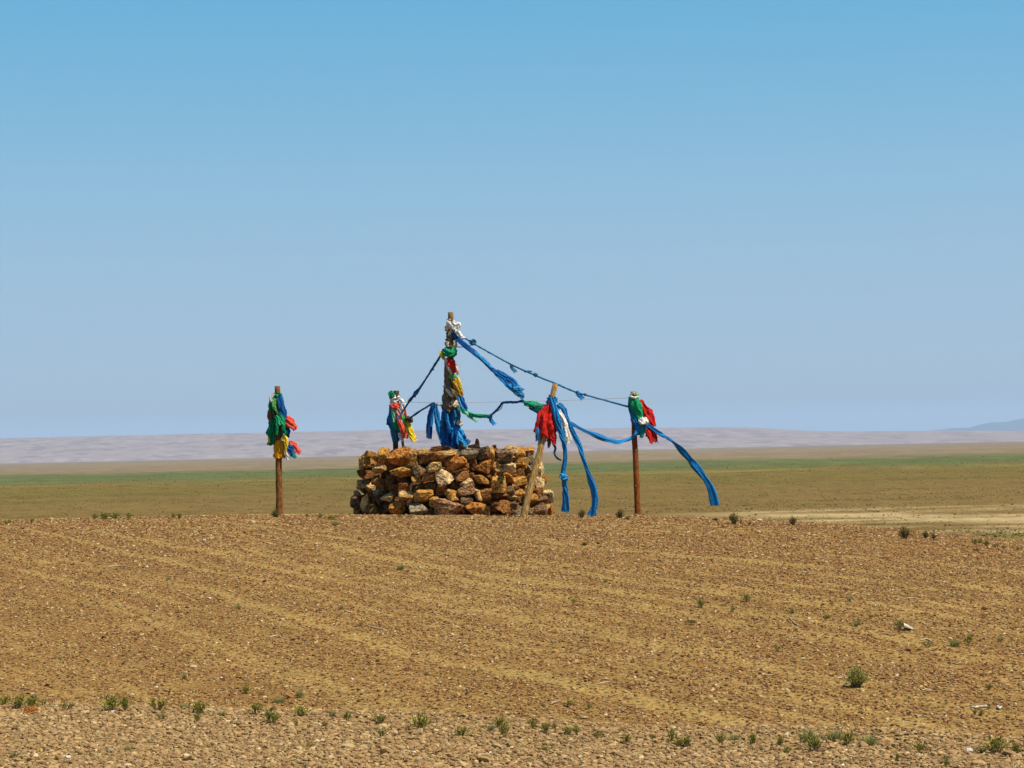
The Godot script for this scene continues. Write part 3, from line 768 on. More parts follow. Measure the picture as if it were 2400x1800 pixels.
	var front := [
		["blue scarf wound round the upper end of the leaning pole", "blue", [[1298, 929, B - 0.02, 18, 18], [1295, 936, B - 0.02, 22, 20], [1292, 948, B - 0.02, 22, 19], [1290, 956, B - 0.02, 18, 16]], {"coil": 0.15}],
		["big red cloth hanging from the leaning pole beside the cairn", "red", [[1288, 950, B - 0.1, 14, 12], [1283, 968, B - 0.12, 28, 16], [1279, 988, B - 0.14, 40, 20], [1281, 1008, B - 0.14, 44, 20], [1285, 1024, B - 0.12, 38, 14]], {"pleat": 0.5, "folds": 6, "twist": 0.2, "m": 34, "rag": 0.18, "more": [["tail", "red", [[1290, 1010, B - 0.15, 16, 8], [1296, 1024, B - 0.15, 17, 7], [1299, 1039, B - 0.14, 10, 4]], {"rag": 0.3}], ["tail", "dark_red", [[1268, 1010, B - 0.1, 14, 9], [1268, 1026, B - 0.12, 12, 8], [1265, 1042, B - 0.1, 9, 5]], {"rag": 0.3}]]}],
		["small steel blue rag under the red cloth of the leaning pole", "steel_blue", [[1262, 1004, B - 0.18, 9, 7], [1261, 1016, B - 0.2, 13, 7], [1261, 1030, B - 0.18, 11, 5]], {"rag": 0.3}],
		["dark grey cloth tail under the red cloth of the leaning pole", "charcoal", [[1284, 1024, B - 0.1, 10, 7], [1287, 1036, B - 0.1, 9, 6], [1286, 1048, B - 0.1, 4, 3]], {"rag": 0.4}],  # plain dark grey cloth tone
		["white scarf hanging straight between two blue ones on leaning pole", "white", [[1308, 960, B - 0.05, 9, 8], [1315, 978, B - 0.07, 14, 9], [1323, 1002, B - 0.07, 17, 9], [1332, 1030, B - 0.06, 17, 6]], {"pleat": 0.45, "rag": 0.15, "twist": 0.3, "more": [["stain", "cream", [[1328, 1024, B - 0.11, 8, 5], [1331, 1036, B - 0.11, 9, 4]], {"rag": 0.4}]]}],
		["long blue scarf hanging from leaning pole with a knot half way", "blue", [[1293, 932, B - 0.12, 9, 8], [1300, 958, B - 0.16, 14, 9], [1306, 985, B - 0.17, 13, 9], [1314, 1012, B - 0.15, 13, 8], [1322, 1042, B - 0.12, 19, 8], [1325, 1072, B - 0.1, 17, 8], [1321, 1104, B - 0.1, 9, 8], [1322, 1122, B - 0.1, 15, 11], [1324, 1142, B - 0.1, 11, 8], [1326, 1170, B - 0.1, 16, 8], [1325, 1196, B - 0.1, 17, 7]], {"n": 80, "folds": 5, "rag": 0.25, "twist": 3.2, "pleat": 0.5, "more": [["knot", "sky_blue", [[1314, 1113, B - 0.14, 8, 8], [1321, 1118, B - 0.17, 15, 12], [1330, 1123, B - 0.14, 9, 8]], {"crumple": 0.3}]]}],
		["longest blue scarf from leaning pole trailing its tip on the gravel", "blue", [[1306, 948, B, 8, 7], [1318, 960, B, 15, 8], [1325, 974, B, 9, 7], [1332, 988, B, 7, 6], [1342, 1010, B, 10, 7], [1360, 1052, B, 13, 7], [1377, 1106, B, 13, 7], [1391, 1148, B, 14, 7], [1394, 1178, B, 13, 7], [1390, 1196, B, 16, 7], [1386, 1210, B, 24, 5]], {"n": 80, "folds": 5, "rag": 0.3, "twist": 3.0, "pleat": 0.5}],
		["dark blue loop of cord between red cloth and knotted scarf", "steel_blue", [[1296, 1040, B - 0.1, 4, 4], [1302, 1050, B - 0.1, 6, 5], [1299, 1062, B - 0.1, 4, 4], [1306, 1074, B - 0.1, 4, 4], [1316, 1079, B - 0.1, 3, 3]], {}],
		["blue knot bulging behind the white scarf on leaning pole", "deep_blue", [[1308, 946, B + 0.05, 10, 8], [1316, 956, B + 0.05, 14, 9], [1324, 964, B + 0.05, 12, 8], [1326, 974, B + 0.05, 7, 6]], {}],
	]
	for e in front:
		i += 1
		var o: Dictionary = e[3]
		o["seed"] = 3.0 + i
		scarf(e[0], e[1], e[2], o)

	# ---- red-brown pole on the sunny side
	var R := CROWN
	var rb := ground_at(1494, 1212)
	pole("red brown pole with pale bark scars and streaming blue scarf", 1494, 1212, R, 1484, 918, R, 15, 12, "wood_red", 6.0, 0.3, 14)
	var right := [
		["green and white cloth band round the top of the red brown pole", "lime", [[1485, 920, R, 13, 13], [1486, 925, R, 17, 16], [1487, 930, R, 19, 17]], {"coil": 0.12, "more": [["strip", "white", [[1477, 929, R - 0.12, 4, 4], [1486, 932, R - 0.15, 5, 5], [1497, 930, R - 0.12, 4, 4]], {}], ["strip", "cream", [[1478, 924, R - 0.1, 3, 3], [1487, 922, R - 0.13, 4, 4], [1494, 927, R - 0.1, 3, 3]], {}]]}],
		["bright green padded scarf bundle on top of red brown pole", "green", [[1487, 930, R - 0.06, 18, 16], [1488, 942, R - 0.1, 24, 19], [1492, 956, R - 0.11, 25, 19], [1497, 970, R - 0.1, 21, 15], [1502, 984, R - 0.1, 14, 10]], {"folds": 4, "pleat": 0.25}],
		["white crumpled tip of cloth under the green bundle", "white", [[1498, 983, R - 0.14, 8, 6], [1505, 987, R - 0.16, 16, 8], [1513, 985, R - 0.14, 18, 6]], {"pleat": 0.5, "rag": 0.2}],
		["upper red flag blowing out from the red brown pole", "red", [[1499, 938, R + 0.02, 9, 7], [1507, 952, R + 0.02, 16, 8], [1516, 966, R + 0.02, 23, 8], [1524, 980, R + 0.02, 21, 7], [1531, 996, R + 0.02, 11, 4]], {"pleat": 0.5, "rag": 0.4, "twist": 0.3}],
		["lower ragged red flag under the blue streamer knot", "dark_red", [[1513, 994, R - 0.04, 7, 6], [1520, 1006, R - 0.05, 17, 7], [1527, 1018, R - 0.05, 24, 6], [1530, 1028, R - 0.05, 22, 4]], {"pleat": 0.5, "rag": 0.4, "more": [["fold", "red", [[1512, 998, R - 0.08, 5, 4], [1521, 1016, R - 0.09, 10, 4], [1526, 1034, R - 0.08, 9, 3]], {"rag": 0.4}]]}],
		["shade-toned blue cloth on the shaded side of the red brown pole", "steel_blue", [[1478, 930, R, 9, 12], [1480, 950, R, 15, 16], [1487, 975, R, 18, 18], [1492, 1000, R, 19, 16], [1494, 1020, R, 13, 13]], {"crumple": 0.25}],  # duller blue paints in the shaded side of the pole
		["teal cloth end hanging under the white tip on red brown pole", "teal", [[1504, 994, R - 0.1, 10, 8], [1507, 1006, R - 0.1, 14, 8], [1503, 1024, R - 0.1, 9, 5]], {"rag": 0.3, "more": [["strip", "steel_blue", [[1510, 992, R - 0.12, 7, 6], [1513, 1006, R - 0.12, 7, 5]], {}]]}],
		["long blue streamer flying free in the wind from red brown pole", "blue", [[1508, 988, R - 0.08, 6, 6], [1524, 1000, R - 0.08, 8, 6], [1545, 1015, R - 0.05, 10, 5], [1562, 1025, R, 13, 5], [1580, 1038, R, 15, 5], [1609, 1068, R, 15, 5], [1629, 1092, R, 16, 5], [1654, 1124, R, 15, 5], [1668, 1150, R, 18, 6], [1675, 1180, R, 23, 5]], {"n": 80, "folds": 4, "twist": 3.5, "rag": 0.2, "pleat": 0.5}],
	]
	for e in right:
		i += 1
		var o: Dictionary = e[3]
		o["seed"] = 3.0 + i
		scarf(e[0], e[1], e[2], o)
	scarf("blue scarf sagging from the leaning pole across to red brown pole", "blue", [[1326, 984, B, 5, 5], [1345, 996, lerpf(B, R, 0.12), 9, 6], [1380, 1014, lerpf(B, R, 0.33), 11, 6], [1420, 1029, lerpf(B, R, 0.58), 13, 6], [1445, 1035, lerpf(B, R, 0.72), 12, 5], [1472, 1030, R - 0.2, 10, 5], [1489, 1018, R - 0.15, 10, 5], [1495, 1004, R - 0.12, 10, 5], [1490, 986, R - 0.12, 11, 5], [1479, 966, R - 0.1, 9, 6]], {"n": 80, "folds": 4, "twist": 3.5, "pleat": 0.5, "seed": 77})

	# ---- cords between the poles
	var top := CROWN - 0.08
	cord("taut blue rope with knotted rags from the tall pole to red brown pole", "steel_blue", [[1086, 790, top, 3.6, 3.6], [1108, 804, top, 4, 4], [1150, 828, top, 3.6, 3.6], [1200, 855, top, 3.6, 3.6], [1255, 880, top, 4, 4], [1300, 898, top, 4.2, 4.2], [1350, 919, top, 4, 4], [1410, 936, top, 3.6, 3.6], [1476, 954, top, 3.6, 3.6]], {"seed": 81, "n": 110, "more": [
		["knot", "steel_blue", [[1102, 800, top, 8, 8], [1108, 802, top - 0.02, 14, 12], [1115, 800, top, 8, 7]], {"crumple": 0.4}], ["knot", "teal", [[1108, 802, top - 0.02, 7, 6], [1112, 796, top - 0.03, 8, 7]], {"crumple": 0.4}],
		["rag", "steel_blue", [[1198, 854, top, 5, 5], [1199, 861, top, 7, 4], [1205, 868, top, 9, 3]], {"rag": 0.6}], ["knot", "steel_blue", [[1250, 876, top, 6, 5], [1256, 879, top, 9, 8], [1260, 880, top, 5, 5]], {"crumple": 0.3}],
		["rag", "steel_blue", [[1228, 871, top, 4, 3], [1240, 870, top, 4, 3], [1247, 871, top, 3, 2]], {}], ["rag", "blue", [[1350, 917, top, 6, 5], [1356, 924, top, 11, 5], [1362, 931, top, 11, 3]], {"rag": 0.5}], ["knot", "steel_blue", [[1368, 923, top, 5, 5], [1371, 925, top, 6, 5], [1375, 926, top, 5, 4]], {}]]})
	cord("thin blue cord from the tall pole to the upper rope knot", "steel_blue", [[1070, 813, top, 2, 2], [1084, 813, top, 2.5, 2.5], [1098, 811, top, 2, 2], [1109, 805, top, 2, 2]], {"seed": 82, "n": 20})
	cord("blue knotted rope slanting down from tall pole to the pole behind", "navy_shade", [[1034, 832, CROWN - 0.05, 5, 5], [1018, 857, 37.9, 5, 5], [1000, 885, 38.5, 4, 4], [985, 908, 39.0, 5, 5], [974, 923, 39.4, 7, 7], [962, 937, 39.7, 4, 4], [950, 955, 39.9, 4, 4], [931, 984, K - 0.3, 4, 4]], {"seed": 83, "more": [
		["knot", "navy_shade", [[982, 912, 39.1, 5, 5], [975, 920, 39.3, 9, 8], [970, 926, 39.4, 6, 6]], {}], ["knot", "navy_shade", [[966, 931, 39.5, 5, 5], [961, 938, 39.6, 7, 7], [957, 943, 39.7, 4, 4]], {}], ["rag", "blue", [[972, 922, 39.3, 5, 4], [977, 922, 39.2, 6, 4], [978, 917, 39.2, 3, 3]], {"rag": 0.4}], ["rag", "steel_blue", [[1013, 864, 37.9, 4, 4], [1016, 868, 37.9, 4, 3]], {}], ["rag", "blue", [[972, 928, 39.35, 3, 3], [974, 931, 39.35, 4, 3]], {}]]})
	cord("dark blue cord sagging from the pole behind to the blue scarf pair", "navy_shade", [[961, 979, K - 0.15, 3.5, 3.5], [975, 970, 39.8, 5, 5], [985, 963, 39.4, 4, 4], [1000, 954, 38.8, 4, 4], [1013, 946, 38.3, 4, 4], [1020, 945, 38.1, 4, 4], [1040, 952, 37.6, 3, 3]], {"seed": 84})
	cord("pale rope end joining the blue scarf pair to the tall pole", "cream", [[1020, 945, 38.05, 3, 3], [1030, 949, 37.8, 4.5, 4.5], [1042, 951, 37.45, 3.5, 3.5]], {"seed": 85, "n": 16})
	cord("thin white string stretched level behind the poles to red brown pole", "cream", [[940, 942, K, 1.0, 1.0], [1060, 944, 39.5, 1.0, 1.0], [1200, 941, 38.8, 1.0, 1.0], [1340, 938, 38.1, 1.0, 1.0], [1480, 932, R, 1.0, 1.0]], {"seed": 86, "n": 60, "m": 6, "twist": 2.0})
	cord("thin white string drooping from the white turban to dark blue cord", "cream", [[950, 955, K - 0.1, 1.0, 1.0], [962, 964, 40.0, 1.0, 1.0], [973, 967, 39.8, 1.0, 1.0], [981, 966, 39.6, 1.0, 1.0]], {"seed": 87, "n": 16, "m": 6, "twist": 2.0})
	var a0 := CROWN - 0.1
	scarf("thick blue scarf stretched from tall pole top towards the leaning pole", "deep_blue", [[1064, 782, a0, 10, 8], [1074, 795, a0, 12, 8], [1100, 816, 37.0, 13, 8], [1130, 843, 36.7, 15, 8], [1155, 868, 36.4, 10, 8], [1161, 873, 36.3, 9, 8]], {"seed": 91, "n": 44, "folds": 3, "twist": 2.0, "more": [
		["cloth", "sky_blue", [[1112, 826, 36.75, 5, 4], [1135, 845, 36.55, 6, 4], [1154, 864, 36.35, 5, 4]], {"seed": 92}],
		["cloth", "navy_shade", [[1164, 869, 36.3, 8, 6], [1181, 881, 36.2, 12, 7], [1201, 893, 36.1, 12, 7], [1212, 908, 36.0, 12, 6], [1222, 914, 36.0, 13, 5]], {"seed": 93, "rag": 0.3, "n": 34}],
		["cloth", "blue", [[1160, 872, 36.3, 8, 7], [1176, 886, 36.2, 13, 7], [1190, 902, 36.1, 13, 7], [1202, 913, 36.0, 9, 7], [1214, 922, 36.0, 12, 7]], {"seed": 94, "n": 34}],
		["rag", "steel_blue", [[1200, 908, 36.0, 8, 7], [1212, 920, 35.95, 13, 8], [1223, 926, 35.9, 11, 7], [1225, 934, 35.9, 5, 5]], {"crumple": 0.4, "seed": 95}],
		["rag", "sky_blue", [[1204, 912, 35.95, 7, 5], [1214, 910, 35.95, 9, 5], [1222, 912, 35.95, 8, 4]], {"crumple": 0.3, "seed": 96}],
		["cord", "steel_blue", [[1216, 926, 35.9, 5, 5], [1230, 942, 35.8, 4, 4], [1250, 961, 35.6, 3.5, 3.5], [1272, 978, B, 3.5, 3.5]], {"m": 9, "folds": 3.0, "twist": 16.0, "seed": 97}]]})
	scarf("green scarf sagging from the tall pole into a blue knot", "green", [[1084, 962, a0 - 0.05, 9, 7], [1098, 970, 36.9, 9, 6], [1120, 975, 36.7, 8, 5], [1148, 975, 36.5, 8, 5]], {"seed": 101, "more": [
		["tail", "mint", [[1088, 966, 36.9, 6, 5], [1100, 975, 36.85, 8, 4], [1117, 987, 36.8, 6, 3]], {"rag": 0.4}],
		["knot", "steel_blue", [[1142, 977, 36.5, 6, 6], [1149, 976, 36.48, 9, 8], [1152, 972, 36.48, 6, 6]], {}], ["rag", "blue", [[1148, 977, 36.48, 6, 5], [1151, 985, 36.48, 9, 4], [1156, 991, 36.48, 10, 3]], {"rag": 0.5}],
		["cord", "deep_blue", [[1148, 975, 36.5, 4, 4], [1160, 965, 36.4, 5, 5], [1170, 955, 36.3, 5, 5], [1178, 945, 36.2, 6, 6], [1190, 943, 36.15, 6, 6], [1206, 943, 36.0, 6, 6], [1219, 941, 35.9, 6, 6], [1231, 943, 35.8, 4, 4]], {"m": 9, "folds": 3.0, "twist": 14.0, "n": 50}],
		["cord", "steel_blue", [[1178, 948, 36.18, 2, 2], [1174, 958, 36.2, 2, 2], [1164, 965, 36.3, 2, 2]], {"m": 7}]]})
	scarf("green scarf stretched flat between the blue cord and leaning pole", "green", [[1229, 945, 35.8, 8, 6], [1243, 947, 35.7, 14, 8], [1260, 953, 35.6, 20, 9], [1278, 960, B, 22, 9]], {"seed": 111, "folds": 4, "more": [["edge", "mint", [[1236, 951, 35.7, 5, 4], [1256, 951, 35.58, 7, 5], [1278, 950, B, 6, 4]], {}], ["edge", "dark_green", [[1240, 956, 35.7, 4, 4], [1258, 964, 35.55, 8, 5], [1272, 968, B, 9, 5]], {}]]})

# ------------------------------------------------------------------ plants
var protos := {}

func plant_proto(kind: String, seed_: int) -> Array:
	var rng := RandomNumberGenerator.new()
	rng.seed = seed_ * 101 + hash(kind) % 1000
	var st := SurfaceTool.new()
	st.begin(Mesh.PRIMITIVE_TRIANGLES)
	var sm := SurfaceTool.new()
	sm.begin(Mesh.PRIMITIVE_TRIANGLES)
	var pal := {"herb": [[0.225, 0.205, 0.034], [0.120, 0.120, 0.022], [0.32, 0.295, 0.070]], "yellow": [[0.21, 0.19, 0.05], [0.15, 0.15, 0.04], [0.26, 0.22, 0.08]], "tuft": [[0.29, 0.27, 0.09], [0.22, 0.22, 0.065], [0.36, 0.32, 0.13]], "bush": [[0.105, 0.082, 0.028], [0.155, 0.135, 0.042], [0.075, 0.050, 0.020]], "shrub": [[0.32, 0.295, 0.080], [0.23, 0.22, 0.052], [0.40, 0.36, 0.11]], "dry": [[0.19, 0.085, 0.03], [0.13, 0.05, 0.02], [0.22, 0.13, 0.05]]}
	var cs: Array = pal[kind]
	var stems: int = {"herb": 26, "yellow": 20, "tuft": 130, "bush": 70, "shrub": 150, "dry": 26}[kind]
	for s in stems:
		var a := rng.randf() * TAU
		var lean := pow(rng.randf(), 0.7)
		var h := rng.randf_range(0.55, 1.0)
		var spread := 0.5
		var tip := Vector3(sin(a) * lean * spread, h * (1.0 - 0.35 * lean * lean), cos(a) * lean * spread)
		if kind == "shrub": tip = Vector3(sin(a) * lean * 0.58, h * (1.0 - 0.62 * lean * lean), cos(a) * lean * 0.58)
		if kind == "bush":
			tip = Vector3(sin(a) * lean * 0.5, h * sqrt(maxf(0.08, 1.0 - lean * lean * 0.9)), cos(a) * lean * 0.5)
		var root := Vector3(sin(a), 0, cos(a)) * rng.randf_range(0.0, 0.12 if kind != "tuft" else 0.26)
		var midp := root.lerp(tip, 0.5) + Vector3(0, 0.10 * h, 0)
		var c = cs[rng.randi() % 3]
		var jit := rng.randf_range(0.75, 1.25)
		var col := Color(c[0] * jit, c[1] * jit, c[2] * jit)
		# stem or blade: thin three-sided spindle
		var tool := st if kind in ["tuft"] else sm
		var wid := 0.012 if kind != "tuft" else 0.016
		tool.set_color(col)
		var pts := [root - Vector3(0, 0.06, 0), midp, tip]
		for k in 2:
			var w0 := wid * (1.0 - 0.35 * k)
			var w1 := wid * (0.65 - 0.6 * k)
			for e in 3:
				var q0 := a + TAU * e / 3.0
				var q1 := a + TAU * (e + 1) / 3.0
				var o0 := Vector3(sin(q0), 0, cos(q0))
				var o1 := Vector3(sin(q1), 0, cos(q1))
				var A0: Vector3 = pts[k] + o0 * w0
				var A1: Vector3 = pts[k] + o1 * w0
				var B0: Vector3 = pts[k + 1] + o0 * w1
				var B1: Vector3 = pts[k + 1] + o1 * w1
				for v in [A0, B0, A1, A1, B0, B1]: tool.add_vertex(v)
		if kind == "tuft": continue
		# leaves along the stem
		var nl := {"herb": 12, "yellow": 9, "bush": 15, "shrub": 8, "dry": 5}[kind] as int
		for l in nl:
			var t := rng.randf_range(0.25, 1.0)
			var p := root.lerp(midp, t * 2.0) if t < 0.5 else midp.lerp(tip, t * 2.0 - 1.0)
			var la := rng.randf() * TAU
			var up := rng.randf_range(0.2, 1.1) if kind != "bush" else rng.randf_range(-0.3, 0.9)
			var dir := Vector3(sin(la), up, cos(la)).normalized()
			var len := rng.randf_range(0.12, 0.26) if kind in ["herb", "yellow"] else rng.randf_range(0.07, 0.14)
			if kind in ["herb", "yellow"]:
				dir = (tip - root).normalized().lerp(dir, 0.42).normalized()
			if kind == "shrub":
				dir = (tip - root).normalized().lerp(dir, 0.45).normalized()
				len *= 1.3
			var side := dir.cross(Vector3(rng.randfn(), rng.randfn(), rng.randfn())).normalized() * len * (0.11 if kind in ["herb", "yellow"] else 0.12)
			var nrm := dir.cross(side).normalized() * len * 0.06
			var cc = cs[rng.randi() % 3]
			var jj := rng.randf_range(0.7, 1.35)
			st.set_color(Color(cc[0] * jj, cc[1] * jj, cc[2] * jj))
			var q0 := p
			var q1 := p + dir * len * 0.45 + side
			var q2 := p + dir * len
			var q3 := p + dir * len * 0.45 - side
			var qm := p + dir * len * 0.5 + nrm
			for v in [q0, q1, qm, q1, q2, qm, q2, q3, qm, q3, q0, qm]: st.add_vertex(v)
	st.generate_normals()
	sm.generate_normals()
	return [st.commit(), sm.commit() if kind != "tuft" else null]

func plant(u, v, hp, wp, kind, label, group, seed_):
	var key := "%s%d" % [kind, seed_ % 4]
	if not protos.has(key): protos[key] = plant_proto(kind, seed_ % 4 + 1)
	var p := ground_at(u, v)
	var k: float = -p.z / F
	var names := {"herb": "herb_plant", "yellow": "herb_plant", "tuft": "grass_tuft", "bush": "scrub_bush", "shrub": "feathery_shrub", "dry": "dry_plant"}
	var root := thing(names[kind], p, label, "grass tuft" if kind == "tuft" else ("bush" if kind in ["bush", "shrub"] else "plant"), group)
	var f := mesh_node("blades" if kind == "tuft" else "foliage", protos[key][0], M.leaf, root)
	var wide := 1.3 if kind in ["herb", "yellow"] else (0.92 if kind == "bush" else 1.05)
	f.scale = Vector3(wp * k * wide, hp * k * 1.08, wp * k * wide)
	if protos[key][1]:
		var s := mesh_node("stems", protos[key][1], M.stem, root)
		s.scale = f.scale
	root.rotation.y = seed_ * 2.4

